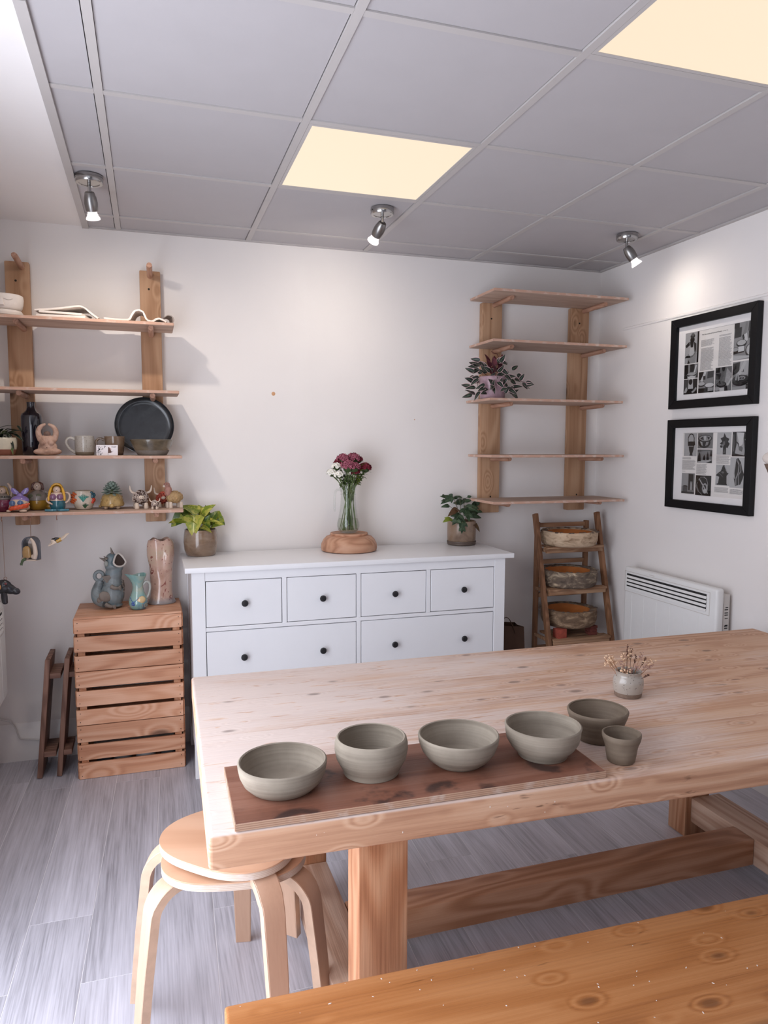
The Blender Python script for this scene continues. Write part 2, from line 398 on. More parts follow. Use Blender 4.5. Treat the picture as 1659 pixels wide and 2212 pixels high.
# ================================================================== room shell
XL, XR, YB, YF, ZC = -.72, 2.51, 3.729, -3.1, 2.5
wb = struct(MB().box(XL - .12, XR + .12, YB, YB + .12, -.1, ZC + .1).build('wall_back', WHITE, smooth=False))
m = MB()
for k in range(2):
    m.lathe([(0, 0), (.010 if k == 0 else .003, .0), (.008 if k == 0 else .002, .0012), (0, .0015)], 10, (.607 if k == 0 else 1.37, YB, 1.76 if k == 0 else 1.64), Matrix.Rotation(PI / 2, 4, 'X'))
m.build('filler_patch', plain('orange_filler', sr(206, 160, 120), .8), wb)
struct(MB().box(XR, XR + .12, YF - .12, YB, -.1, ZC + .1).build('wall_right', WHITE, smooth=False))
DARKWALL = wall_mat('dark_unseen_wall', sr(84, 80, 78))  # unseen front wall, darkened and set back to cut fill light
def wall_with_hole(name, axis, pos, thick, a0, a1, h0, h1):
    """wall in the plane axis=pos made of four pieces round one opening"""
    m = MB(); lo, hi = (YF - .12, YB) if axis == 'x' else (XL, XR)
    for u0, u1, z0, z1 in ((lo, a0, -.1, ZC + .1), (a1, hi, -.1, ZC + .1), (a0, a1, -.1, h0), (a0, a1, h1, ZC + .1)):
        if axis == 'x': m.box(pos - thick, pos, u0, u1, z0, z1)
        else: m.box(u0, u1, pos - thick, pos, z0, z1)
    return struct(m.build(name, WHITE if axis == 'x' else DARKWALL, smooth=False))
wall_with_hole('wall_left', 'x', XL, .12, .1, 2.3, .06, 2.2)
wall_with_hole('wall_front', 'y', YF, .12, -.70, .9, 1.0, 2.3)
def window(name, axis, pos, a0, a1, h0, h1):
    e = bpy.data.objects.new(name, None); C.objects.link(e); struct(e)
    f = MB(); w = .05
    for u0, u1, z0, z1 in ((a0, a0 + w, h0, h1), (a1 - w, a1, h0, h1), (a0 + w, a1 - w, h0, h0 + w), (a0 + w, a1 - w, h1 - w, h1)):
        f.box(*((pos - .08, pos - .02, u0, u1) if axis == 'x' else (u0, u1, pos - .08, pos - .02)), z0, z1)
    f.build('window_frame', LAM, e, bev=.003)
    g = MB(); g.box(*((pos - .054, pos - .048, a0 + w, a1 - w) if axis == 'x' else (a0 + w, a1 - w, pos - .054, pos - .048)), h0 + w, h1 - w)
    g.build('pane', PANE, e, smooth=False)
window('window_1', 'x', XL, .1, 2.3, .06, 2.2)
window('fill_window', 'y', YF, -.70, .9, 1.0, 2.3)  # unseen window added behind the camera for the front fill
# ---- floor of separate laminate planks, 2 degrees off the room axis
fl = struct(MB().box(XL - .1, XR + .1, YF - .1, YB + .1, -.1, -.0006).build('floor', JOINT, smooth=False))
pw, pl, sl = .187, 1.265, .034
offs = {0: 2.075, -1: 2.388, -2: 2.09, 1: 2.62, 2: 2.30}
pm = {}
for cidx in range(-4, 16):
    x0 = -.2905 + pw * (cidx)           # x of the column's left edge at y = 0 (slides with y)
    oy = offs.get(cidx, 1.4 + ((cidx * 0.457) % 1) * pl)
    k0 = math.floor((YF - oy) / pl)
    for k in range(k0, k0 + 8):
        ya, yb = max(oy + k * pl, YF), min(oy + (k + 1) * pl, YB)
        if yb - ya < .02: continue
        if x0 + sl * ya > XR + .02 or x0 + pw + sl * yb < XL - .02: continue
        g = .0011
        pts = [(x0 + sl * ya + g, ya + g), (x0 + pw + sl * ya - g, ya + g), (x0 + pw + sl * yb - g, yb - g), (x0 + sl * yb + g, yb - g)]
        pts = [(min(max(px, XL), XR), py) for px, py in pts]
        if max(p[0] for p in pts) - min(p[0] for p in pts) < .01: continue
        cy = (ya + yb) / 2; cx = sum(p[0] for p in pts) / 4
        MB().prism([(p[0] - cx, p[1] - cy) for p in pts], .0005, z0=-.0005).build('plank', PLANK, fl, smooth=False, loc=(cx, cy, 0))
# ---- suspended ceiling: tiles in a grid, plaster strip on the left
ce = struct(MB().box(XL - .1, XR + .1, YF - .1, YB + .1, ZC + .035, ZC + .09).build('ceiling', VOID, smooth=False))
gx = [-.245, -.112, .488, 1.088, 1.688, 2.288, XR]
gy = [YF, -2.479, -1.879, -1.279, -.679, -.079, .521, 1.121, 1.721, 2.321, 2.921, 3.521, YB]
PANELS = [(2, 9), (3, 7)]
for i in range(6):
    for j in range(12):
        if (i, j) in PANELS: continue
        a = .0125 if i else .001; b = .0125 if i < 5 else .001
        x0, x1, y0, y1 = gx[i] + a + .0004, gx[i + 1] - b - .0026, gy[j] + .0146, gy[j + 1] - (.0128 if j < 11 else .004)
        cx, cy = (x0 + x1) / 2, (y0 + y1) / 2
        o = MB().box(x0 - cx, x1 - cx, y0 - cy, y1 - cy, 0, .012).build('ceiling_tile', TILE, ce, smooth=False, loc=(cx, cy, ZC + .003 + rnd.uniform(0, .0012)))
        o.rotation_euler = (rnd.uniform(-.001, .001), rnd.uniform(-.001, .001), 0)
for x in gx[1:-1]:
    MB().box(-.012, .012, YF, YB - .001, 0, .02).build('grid_bar', GRID, ce, smooth=False, loc=(x, 0, ZC - .001))
for i in range(6):
    for y in gy[1:-1]:
        x0, x1 = gx[i] + (.0125 if i else .002), gx[i + 1] - .0125
        MB().box(x0, x1, -.012, .012, 0, .02).build('grid_bar', GRID, ce, smooth=False, loc=(0, y, ZC - .0005))
MB().box(XR - .018, XR - .0005, YF, YB - .001, ZC - .004, ZC + .0035).build('wall_angle', GRID, ce, smooth=False)
MB().box(-.24, XR - .02, YB - .016, YB - .0005, ZC - .003, ZC + .0035).build('wall_angle', GRID, ce, smooth=False)
MB().box(XL, -.268, YF, YB, ZC + .004, ZC + .034).build('plaster_panel', PLASTER, ce, smooth=False)
m = MB()
for a, b in ((YF, 1.9), (1.903, YB - .001)): m.box(-.268, -.240, a, b, ZC - .006, ZC + .034)
m.build('edge_trim', GRID, ce, smooth=False)
# ---- skirting, picture rail
m = MB()
prof = [(0, 0), (.018, 0), (.018, .135), (.014, .142), (.014, .148), (.010, .158), (.006, .172), (.004, .18), (0, .18)]
m.prism([(a, b) for a, b in prof], XR - XL, Matrix(((0, 0, 1, XL), (-1, 0, 0, YB), (0, 1, 0, 0), (0, 0, 0, 1))))
struct(m.build('baseboard_back', SKIRT))
m = MB(); m.prism(prof, YB - .02 - YF, Matrix(((-1, 0, 0, XR), (0, 0, 1, YF), (0, 1, 0, 0), (0, 0, 0, 1))))
struct(m.build('baseboard_right', SKIRT))
m = MB(); m.prism([(0, 0), (.004, 0), (.006, .004), (.006, .010), (.003, .013), (0, .013)], 3.50 - YF, Matrix(((-1, 0, 0, XR), (0, 0, 1, YF), (0, 1, 0, 2.136), (0, 0, 0, 1))))
struct(m.build('trim_1', WHITE))
# ---- two flush light panels in the ceiling grid
PANELGLOW = emis('warm_light_panel', (1.0, .82, .615), .93, .0)
for n, (i, j) in enumerate(PANELS):
    x0, x1, y0, y1 = gx[i] + .013, gx[i + 1] - .013, gy[j] + .013, gy[j + 1] - .013
    cx, cy = (x0 + x1) / 2, (y0 + y1) / 2; hx, hy = (x1 - x0) / 2, (y1 - y0) / 2
    t = thing('ceiling_light_panel', ['square warm light panel set in the ceiling grid beside the middle spotlight', 'large square warm light panel cut by the top right corner of the frame'][n], 'light', (cx, cy, ZC), 'flush light panels in the ceiling grid')
    f = MB(); w = .012
    for a, b, c, d in ((-hx, hx, -hy, -hy + w), (-hx, hx, hy - w, hy), (-hx, -hx + w, -hy + w, hy - w), (hx - w, hx, -hy + w, hy - w)): f.box(a, b, c, d, -.0005, .010)
    f.build('panel_frame', GRID, t, smooth=False)
    MB().box(-hx + w, hx - w, -hy + w, hy - w, .001, .006).build('diffuser', PANELGLOW, t, smooth=False)
# ---- three ceiling spotlights
BULBGLASS = emis('lit_bulb_glass', (1.0, .93, .92), 1.0)
BULBFACE = emis('lit_bulb_face', (1.0, .93, .86), 30.0)
def spotlight(loc, d, label, e=9, cone=95, aim=None):
    t = thing('spotlight', label, 'light', loc, 'ceiling spotlights along the back wall')
    MB().lathe([(0, 0), (.049, 0), (.050, -.004), (.050, -.022), (.047, -.027), (.037, -.0275), (.036, -.0255), (0, -.0255)], 36).build('mount', CHROME, t)
    MB().box(-.0505, -.0495, -.004, .004, -.014, -.009).lathe([(0, 0), (.003, 0), (.003, .002), (0, .002)], 8, (-.050, -.012, -.012), Matrix.Rotation(-PI / 2, 4, 'Y')).build('screw', STEEL, t)
    MB().tube([(0, 0, -.026), (0, 0, -.058)], .0065, 12).box(-.0068, .0068, -.002, .002, -.066, -.052).build('stem', CHROME, t)
    d = Vector(d).normalized(); M = Matrix.Translation((0, 0, -.062)) @ d.to_track_quat('Z', 'Y').to_matrix().to_4x4()
    MB().lathe([(0, -.006), (.015, -.005), (.0175, -.002), (.0225, .016), (.0245, .032), (.0235, .050), (.0215, .062), (.019, .062), (0, .058)], 28, M=M).build('lamp_body', STEEL, t)
    b = MB().lathe([(.0, .056), (.012, .058), (.016, .066), (.0185, .070), (.0172, .0715), (.0172, .0735), (.0205, .076), (.0192, .0775), (.026, .088), (.0248, .0892), (.0262, .0905), (.0262, .0935), (.0235, .0945), (.0232, .0925), (0, .0925)], 28, M=M).build('bulb', BULBGLASS, t)
    MB().lathe([(0, .0932), (.0228, .0932), (.0228, .094), (0, .094)], 24, M=M).build('bulb_face', BULBFACE, b)
    l = bpy.data.lights.new('spot_beam', 'SPOT'); l.energy = e; l.spot_size = R(cone); l.spot_blend = 1.0; l.shadow_soft_size = .016; l.color = (1, .88, .76)
    o = bpy.data.objects.new('spot_beam', l); C.objects.link(o); p = Vector(loc) + M @ Vector((0, 0, .099)); o.location = p
    o.rotation_euler = (Vector(aim).normalized() if aim else d).to_track_quat('-Z', 'Y').to_euler()
    return t
spotlight((-.189, 3.03, ZC), (.10, .52, -1), 'left ceiling spotlight, over the pottery shelves, its lit bulb turned to the wall', 13, 150)
spotlight((.966, 3.042, ZC), (-.22, .75, -.62), 'middle ceiling spotlight, next to the warm light panel', 7, 150)
spotlight((2.184, 3.04, ZC), (.42, -.1, -.62), 'right ceiling spotlight, over the corner shelves, bulb aimed at the right wall', 3, 165)
# ================================================================== pegged shelves
def upright(x0, x1, z0, z1, pegs, label, pegdx, grp):
    cx = (x0 + x1) / 2; t = thing('shelf_upright', label, 'shelf upright', (cx, YB - .003, z0), grp)
    h = (x1 - x0) / 2
    MB().box(-h, h, -.042, 0, 0, z1 - z0).build('plank', PINE, t, bev=.006)
    for z in pegs:
        MB().tube([(pegdx, -.03, z - z0), (pegdx + rnd.uniform(-.004, .004), -.236, z - z0 + .003), (pegdx, -.243, z - z0 + .003)], [.0125, .0125, .009], 14).build('peg', DOWEL, t)
    for dx, z in ((-.006, z1 - z0 - .085), (.004, .09)): MB().lathe([(0, 0), (.005, 0), (.004, .0008), (0, .001)], 10, (dx, -.0422, z), Matrix.Rotation(PI / 2, 4, 'X')).build('screw_hole', plain('screw_hole', (.02, .015, .01), .9), t)
    return t
T = .014
LZ = [2.044, 1.744, 1.452, 1.206]; RZ = [2.290, 2.040, 1.744, 1.454, 1.212]
gl, gr_ = 'pegged uprights of the left shelves', 'pegged uprights of the corner shelves'
pl_ = [2.29] + [z - T - .0125 for z in LZ]; pr_ = [z - T - .0125 for z in RZ]
upright(-.594, -.494, 1.13, 2.315, pl_, 'pine upright at the left edge of the photo behind the dark bottle', .02, gl)
upright(-.024, .070, 1.13, 2.315, pl_, 'pine upright behind the round black plate, bare peg at its top', .0, gl)
upright(1.743, 1.862, 1.128, 2.276, pr_, 'left pine upright of the corner shelves, behind the striped-leaf plant', .01, gr_)
upright(2.297, 2.412, 1.130, 2.28, pr_, 'right pine upright of the corner shelves, above the ladder shelf', .02, gr_)
def board(x0, x1, y0, z, label, grp, dz=0.0):
    t = thing('shelf_board', label, 'shelf', ((x0 + x1) / 2, (y0 + YB - .046) / 2, z), grp, rot=(0, dz, 0))
    hx, hy = (x1 - x0) / 2, (YB - .047 - y0) / 2
    MB().box(-hx, hx, -hy, hy, -T, 0).build('board', PLY, t, bev=.0015, seg=1)
    e = MB(); e.box(-hx + .001, hx - .001, -hy - .0012, -hy + .0004, -T + .0012, -.0012); e.box(-hx - .0012, -hx + .0004, -hy, hy, -T + .0012, -.0012); e.box(hx - .0004, hx + .0012, -hy, hy, -T + .0012, -.0012)
    e.build('edge_strip', PLYEDGE_P, t, smooth=False)
    return t
PLYEDGE_P = ply_edge('shelf_ply_edge', sr(180, 140, 120), sr(206, 168, 148), .5)
lb = ['top left shelf board, carrying white clay sheets and the face pot', 'second left shelf board, empty, above the black plate', 'third left shelf board, carrying the mugs, bottle and black plate', 'lowest left shelf board, carrying the mermaids and woolly cows']
for z, l in zip(LZ, lb): board(-.70, .118 if z > 2 else (.134 if z > 1.7 else .141), 3.45, z, l, 'plywood boards of the left shelves')
rb_ = ['topmost plywood board of the corner shelves, seen from below', 'second corner shelf board down, empty, above the striped-leaf plant', 'corner shelf board on which the pink-potted striped plant stands', 'fourth corner shelf board down, empty and seen edge on', 'lowest corner shelf board, just above the wooden ladder shelf']
for z, l, x0 in zip(RZ, rb_, (1.668, 1.666, 1.652, 1.668, 1.682)): board(x0, x0 + .79, 3.39, z, l, 'plywood boards of the corner shelves')
# ================================================================== white chest of drawers
dt = thing('chest_of_drawers', 'long white chest of drawers with round black knobs along the back wall', 'dresser', (0, 0, 0))
yf = 3.265
DX0, DX1 = .162, 1.690
MB().box(.134, 1.728, 3.243, 3.708, .942, .965).build('top', LAM, dt, bev=.002)
m = MB()
lw = .058
for x0 in (DX0, DX1 - lw): m.box(x0, x0 + lw, yf, yf + .03, .0, .942); m.box(x0, x0 + lw, 3.66, 3.70, 0, .942)
m.box(DX0 + .003, DX0 + .021, yf + .03, 3.66, .12, .942); m.box(DX1 - .021, DX1 - .003, yf + .03, 3.66, .12, .942)
m.box(DX0 + lw, DX1 - lw, 3.69, 3.70, .12, .942)
xl, xr = DX0 + lw, DX1 - lw
m.box(xl, xr, yf + .003, yf + .024, .899, .942); m.box(xl, xr, yf + .003, yf + .024, .671, .689); m.box(xl, xr, yf + .003, yf + .024, .405, .423); m.box(xl, xr, yf + .003, yf + .024, .12, .155)
xm = (xl + xr) / 2
for za, zb_ in ((.155, .405), (.423, .671), (.689, .899)): m.box(xm - .0105, xm + .0105, yf + .003, yf + .024, za, zb_)
for a in (xl + (xm - xl) / 2, xm + (xr - xm) / 2): m.box(a - .0105, a + .0105, yf + .003, yf + .024, .689, .899)
m.build('carcass', LAM, dt, bev=.0012, seg=1)
MB().box(xl, xr, yf + .03, yf + .034, .15, .94).build('gap_shade_sheet', plain('drawer_gap_shade', (.01, .01, .01), .9), dt, smooth=False)  # near-black sheet stands in for the shade in the gaps between drawers
def drawer(x0, x1, z0, z1):
    cx, cz = (x0 + x1) / 2, (z0 + z1) / 2; hx, hz = (x1 - x0) / 2 - .003, (z1 - z0) / 2 - .003
    d = MB().box(-hx, hx, 0, .018, -hz, hz).build('drawer', LAM, dt, bev=.0012, seg=1, loc=(cx, yf + .0045, cz))
    for kx in ([0] if x1 - x0 < .5 else [-(x1 - x0) / 4 - .008, (x1 - x0) / 4 + .008]):
        MB().lathe([(0, 0), (.006, 0), (.0055, .010), (.009, .014), (.0145, .017), (.0152, .022), (.012, .027), (0, .029)], 24, M=Matrix.Rotation(PI / 2, 4, 'X')).build('knob', BLACKKNOB, d, loc=(kx, 0, 0))
h1, h2 = xl + (xm - xl) / 2, xm + (xr - xm) / 2
for a, b in ((xl, h1 - .0105), (h1 + .0105, xm - .0105), (xm + .0105, h2 - .0105), (h2 + .0105, xr)): drawer(a, b, .689, .899)
for a, b in ((xl, xm - .0105), (xm + .0105, xr)): drawer(a, b, .423, .671); drawer(a, b, .155, .405)
# ================================================================== crates
def crate(z0, label, lid):
    W2, D2, H = .23, .155, .246; t = thing('wooden_crate', label, 'crate', (-.106, 3.415 + D2, z0), 'stacked slatted pine crates')
    sh = .070; zs = [(0.002, .072), (.088, .158), (.174, .245)]
    if lid == 2: zs = [(.001, .070), (.088, .157), (.172, .2352)]
    if lid == 1: zs = [(0.001, .075), (.088, .158), (.171, .246)]
    for a, b in zs:
        for y in (-D2, D2 - .010):
            MB().box(-W2 + .001, W2 - .001, 0, .010, a, b).build('slat', CRATE, t, bev=.0012, seg=1, loc=(rnd.uniform(-.003, .003), y, 0))
        for x in (-W2, W2 - .010):
            MB().box(0, .010, -D2 + .011, D2 - .011, a + rnd.uniform(-.002, .002), b).build('end_slat', CRATEEND, t, bev=.001, seg=1, loc=(x - .004 if x < 0 else x + .004, 0, 0))
    for x in (-W2 + .012, W2 - .042):
        for y in (-D2 + .0105, D2 - .0255): MB().box(x, x + .03, y, y + .015, .001, H - (.011 if lid == 2 else 0)).build('corner_post', CRATEEND, t, smooth=False)
    n = 4; zz = H if lid == 2 else .012
    for i in range(n):
        q = 0 if lid == 2 else .0105
        y0 = -D2 + q + i * (2 * D2 - 2 * q) / n
        MB().box(-W2 + .001 + q, W2 - .001 - q, 0, (2 * D2 - 2 * q) / n - (.002 if lid == 2 else .010), 0, .010).build('base_board', CRATE, t, bev=.001, seg=1, loc=(0, y0, zz - .010))
    m = MB()
    for a, b in zs:
        for x in (-W2 + .014, W2 - .016):
            for z in (a + .015, b - .015): m.lathe([(0, 0), (.0022, 0), (.0016, .0006), (0, .0007)], 6, (x, -D2 - .0002, z), Matrix.Rotation(PI / 2, 4, 'X'))
    stuff(m.build('nails', plain('nail_heads', (.03, .02, .015), .6, .3), t))
    return t
crate(0, 'bottom pine crate of the stack, standing on the floor', 1)
crate(.2475, 'middle pine crate of the stack of three', 0)
ct = crate(.495, 'top pine crate of the stack, under the jugs and the torso vase', 2)
m = MB(); c0 = Vector((-.106, 3.5, .62))
m.tube([(-.30, 3.447, .665), (-.25, 3.446, .679), (-.20, 3.446, .683), (-.12, 3.446, .687), (-.04, 3.446, .688), (.0, 3.446, .682), (.05, 3.45, .665)], .002, 6)
m.tube([(-.22, 3.446, .575), (-.2, 3.446, .583), (-.15, 3.447, .585), (-.12, 3.446, .592), (-.06, 3.446, .583), (.0, 3.448, .592), (.04, 3.45, .58)], .002, 6)
tag(m.build('cable_bundle', CABLE), 'thin white cable showing through the gaps of the top crate', 'cable')
for i, (x, y, h, r, col) in enumerate([(-.23, 3.50, .085, .035, (70, 72, 78)), (-.15, 3.49, .11, .04, (150, 146, 146)), (-.05, 3.50, .10, .045, (220, 218, 220)), (.05, 3.50, .075, .035, (110, 112, 116))]):
    tag(pot('jar', [(r * .8, .0), (r, .01), (r, h * .8), (r * .85, h)], .003, plain('jar_glaze%d' % i, sr(*col), .4), None, 20), ['dark jar seen through the gap at the left of the bottom crate', 'grey jar seen through the gaps of the bottom crate', 'pale jar in the middle of the bottom crate behind slats', 'slate jar at the right inside the bottom crate'][i], 'jar', 'jars inside the bottom crate').location = (x, y, .0125)
# ================================================================== leaning dark wooden rack ends
def rackend(x, lean, l0, l1, label):
    t = thing('leaning_rack_end', label, 'wooden frame', (x, 3.475, 0), 'dark wooden rack ends leaning by the crates')
    MB().bar((0, .095, .004), (lean, .095, .545), .022, .19, (0, 1, 0)).build('side_plank', DARKW, t, bev=.003)
    for z, l, y in ((.10, l0, .0), (.455, l1, .01)):
        c = lean * z / .545 + .0125
        MB().box(c, c + l, y, y + .16, z, z + .024).build('tread_board', DARKX, t, bev=.002)
    return t
DARKX = wood('dark_stained_tread', [sr(82, 57, 48), sr(116, 85, 72), sr(144, 110, 94)], 'X', 1.3, .6, .4, 10)
rackend(-.506, .052, .050, .046, 'outer of two dark wooden rack ends leaning on the wall, left of the crates')
rackend(-.424, .050, .034, .026, 'inner dark wooden rack end, leaning between the other one and the crates')
m = MB(); m.tube([(-.70, 3.705, .215), (-.66, 3.706, .20), (-.635, 3.706, .17), (-.62, 3.706, .12), (-.60, 3.706, .108), (-.54, 3.706, .098), (-.48, 3.706, .075), (-.42, 3.706, .073), (-.36, 3.706, .10), (-.30, 3.706, .13)], .0035, 8)
tag(m.build('power_cable', CABLE), 'grey-white power cable running along the skirting behind the leaning rack ends', 'cable')
# ================================================================== big work table
TB = thing('work_table', 'large rough pine work table with thick plank top and low beams', 'table', (0, 0, 0))
xl, xr = .088, 2.338
def ynear(x): return 1.360 - .030 * (x - .088)
yfar = lambda x: 2.356 - .012 * (x - .1)
fr = [0, .23, .49, .74, 1]
ZT, TH = .76, .072
for a, b in zip(fr, fr[1:]):
    def Y(x, f): return ynear(x) + (yfar(x) - ynear(x)) * f
    xs = [xl + (.022 * a), 0.5, .95, 1.4, 1.9, xr]; xe = [xl + .022 * b] + xs[1:]
    pts = [(x, Y(x, a) + (.0004 if a else 0) + (rnd.uniform(-.0015, .0015) if a == 0 else 0)) for x in xs] + [(x, Y(x, b) - (.0004 if b < 1 else 0)) for x in reversed(xe)]
    cy = sum(p[1] for p in pts) / len(pts)
    mb = MB().prism([(p[0], p[1] - cy) for p in pts], TH, z0=-TH)
    bm = mb.bm; bmesh.ops.recalc_face_normals(bm, faces=bm.faces)
    outer = [e for e in bm.edges if len(e.link_faces) == 2 and e.calc_face_angle(0) > .6 and (all(v.co.x < .12 for v in e.verts) or all(v.co.x > 2.3 for v in e.verts) or (a == 0 and all(abs(v.co.y + cy - ynear(v.co.x)) < .004 for v in e.verts)) or (b == 1 and all(abs(v.co.y + cy - yfar(v.co.x)) < .003 for v in e.verts)))]
    bmesh.ops.bevel(bm, geom=outer, offset=.009, segments=3, affect='EDGES', profile=.55)
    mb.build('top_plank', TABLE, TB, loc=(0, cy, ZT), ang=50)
for x0, y0 in ((.404, 1.425), (1.926, 1.40), (.404, 2.205), (1.926, 2.2)):
    MB().box(0, .112, 0, .095, .0, ZT - TH).build('leg', TABLELEG, TB, bev=.006, loc=(x0, y0, 0))
MB().box(-.056, .056, 1.521, 2.204, .06, .155).build('side_beam', TABLERAILY, TB, bev=.005, loc=(.460, 0, 0))
MB().box(-.02, .112, 1.496, 2.199, .06, .155).build('side_beam', TABLERAILY, TB, bev=.005, loc=(1.97, 0, 0))
MB().box(.517, 1.949, -.048, .048, .062, .154).build('long_beam', TABLERAIL, TB, bev=.005, loc=(0, 1.937, 0))
for x0 in (.42, 1.94):
    MB().box(0, .08, 1.521, 2.204, .62, ZT - TH).build('top_bearer', TABLERAILY, TB, bev=.003, loc=(x0, 0, 0))
# ---- ware board and thrown bowls
wb_ = thing('ware_board', 'reddish film-faced plywood ware board carrying four clay bowls', 'board', (.55, 1.484, ZT + .0005), rz=R(-1.0))
MB().box(-.408, .408, -.132, .130, .001, .0155).build('board', BOARD, wb_, bev=.0008, seg=1)
m = MB(); m.box(-.4095, -.4078, -.132, .130, .001, .0150); m.box(-.408, .408, -.1335, -.1318, .001, .0150); m.box(.4078, .4095, -.132, .13, .001, .015)
m.build('ply_edge', BOARDEDGE, wb_, smooth=False)
ZB = ZT + .0162
def clayware(name, label, cat, x, y, z, prof, th, mat, wob, ph, group='freshly thrown clay bowls'):
    t = thing(name, label, cat, (x, y, z), group)
    pot('body', prof, th, mat, t, 64, wob, ph)
    m = MB()
    zb = prof[0][1] + th
    sp = [(.004 * k ** .9 * math.cos(k * .5) * .5, .004 * k ** .9 * math.sin(k * .5) * .5, zb + .0008) for k in range(2, 26) if .002 * k ** .9 < prof[0][0] - .012]
    m.tube(sp, .0011, 5); m.build('throwing_spiral', mat, t)
    return t
clayware('clay_bowl', 'widest shallow clay bowl, leftmost on the ware board', 'bowl', .2526, 1.488, ZB, [(.062, 0), (.070, .003), (.083, .016), (.0905, .032), (.0935, .047), (.0945, .056), (.094, .058)], .006, CLAY, .010, .4)
clayware('clay_bowl', 'tall rounded clay bowl with foot ring, second from left on the ware board', 'bowl', .4533, 1.499, ZB, [(.059, 0), (.0615, .001), (.061, .006), (.068, .018), (.0775, .036), (.0812, .055), (.081, .068), (.0785, .079), (.0772, .081)], .0055, CLAY, .006, 1.2)
clayware('clay_bowl', 'open hemispherical clay bowl, third from left on the ware board', 'bowl', .6567, 1.481, ZB, [(.046, 0), (.052, .002), (.056, .006), (.070, .017), (.0825, .034), (.0895, .053), (.0915, .067), (.091, .069)], .0052, CLAY, .012, 2.2)
clayware('clay_bowl', 'clay bowl with narrow base and flared lip, rightmost on the ware board', 'bowl', .8643, 1.464, ZB, [(.055, 0), (.057, .002), (.060, .010), (.074, .024), (.0835, .040), (.086, .054), (.0865, .064), (.0885, .071), (.088, .073)], .0055, CLAY, .012, 3.0)
clayware('clay_bowl', 'darker straight-sided clay bowl standing on the bare table behind the cup', 'bowl', 1.0677, 1.545, ZT + .0006, [(.049, 0), (.0525, .002), (.060, .022), (.068, .046), (.0735, .061), (.0757, .069), (.0762, .073), (.075, .075)], .005, CLAYD, .008, 1.0)
clayware('clay_cup', 'small waisted clay cup on the table right of the ware board', 'cup', 1.0432, 1.411, ZT + .0006, [(.030, 0), (.0325, .003), (.0352, .018), (.0375, .034), (.0395, .042), (.0435, .052), (.0455, .061), (.0452, .067)], .004, CLAYD, .012, .3, None)
# ---- speckled vase with dried flowers
SPK = speck('speckled_grey_glaze', sr(172, 163, 153), (.05, .035, .03), .3, 190, .30)
RAWC = plain('raw_stoneware', sr(122, 102, 88), .8, var=.12, vscale=120)
v = thing('speckled_vase', 'small speckled grey glazed vase with brown unglazed base on the table', 'vase', (1.3409, 1.7913, ZT + .0006))
pot('body', [(.0405, .0135), (.0430, .022), (.0445, .040), (.0432, .052), (.0378, .061), (.0355, .066), (.0365, .072), (.0385, .0755)], .003, SPK, v, 48)
MB().lathe([(0, 0), (.037, 0), (.0392, .002), (.0405, .0132), (0, .0132)], 48).build('bare_base', RAWC, v)
df = thing('dried_flowers', 'bunch of pale dried flowers and grasses standing in the speckled vase', 'flowers', (1.3409, 1.7913, ZT + .015))
PALE = plain('dried_petal', sr(224, 190, 158), .9, var=.12); DARKD = plain('dried_seed', sr(96, 64, 52), .9, var=.3); TANST = plain('dried_stem', sr(164, 120, 90), .9, var=.15); MAUV = plain('dried_mauve', sr(168, 134, 124), .9, var=.15)
def sprig(az, out, h, kind):
    p = Vector((.012 * math.cos(az), .012 * math.sin(az), 0)); q = Vector((out * math.cos(az), out * math.sin(az), h))
    mid = p.lerp(q, .5) + Vector((0, 0, .012))
    pts = [p, p.lerp(mid, .5), mid, mid.lerp(q, .5), q]
    m = MB().tube(pts, .0007, 5)
    tip = (q - mid).normalized()
    for k in range(12 if kind != 2 else 8):
        f = rnd.uniform(.55, 1.05); c = mid.lerp(q, f)
        dd = Vector((rnd.uniform(-1, 1), rnd.uniform(-1, 1), rnd.uniform(-.5, 1))) * (.011 if kind != 1 else .004)
        if kind != 1: m.tube([c, c + dd], .0004, 4)
    s = m.build('sprig', TANST if kind != 1 else DARKD, df)
    b = MB()
    for k in range({0: 17, 1: 18, 2: 14}[kind]):
        f = rnd.uniform(.55, 1.08) if kind != 1 else .4 + .6 * k / 17; c = mid.lerp(q, f)
        sp = {0: .011, 1: .003, 2: .008}[kind]
        c = c + Vector((rnd.uniform(-1, 1), rnd.uniform(-1, 1), rnd.uniform(-.6, 1))) * sp
        r = {0: rnd.uniform(.0018, .0034), 1: .0018, 2: rnd.uniform(.0016, .0026)}[kind]
        b.ell(c, (r, r, r * .8), seg=6, ring=4)
    b.build('seed_heads', {0: PALE, 1: DARKD, 2: MAUV}[kind], s)
for az, out, h, k in [(190, .078, .098, 0), (200, .066, .106, 0), (175, .055, .085, 0), (150, .05, .09, 0), (240, .045, .075, 0), (120, .02, .10, 0), (80, .022, .108, 0), (60, .03, .12, 1), (100, .012, .135, 1), (20, .062, .095, 1), (10, .070, .088, 0), (0, .066, .078, 2), (340, .058, .08, 2), (30, .05, .1, 2), (300, .03, .08, 2), (270, .025, .075, 2), (320, .06, .06, 1), (220, .04, .09, 2), (45, .045, .1, 1)]:
    sprig(R(az - 18), out, h, k)
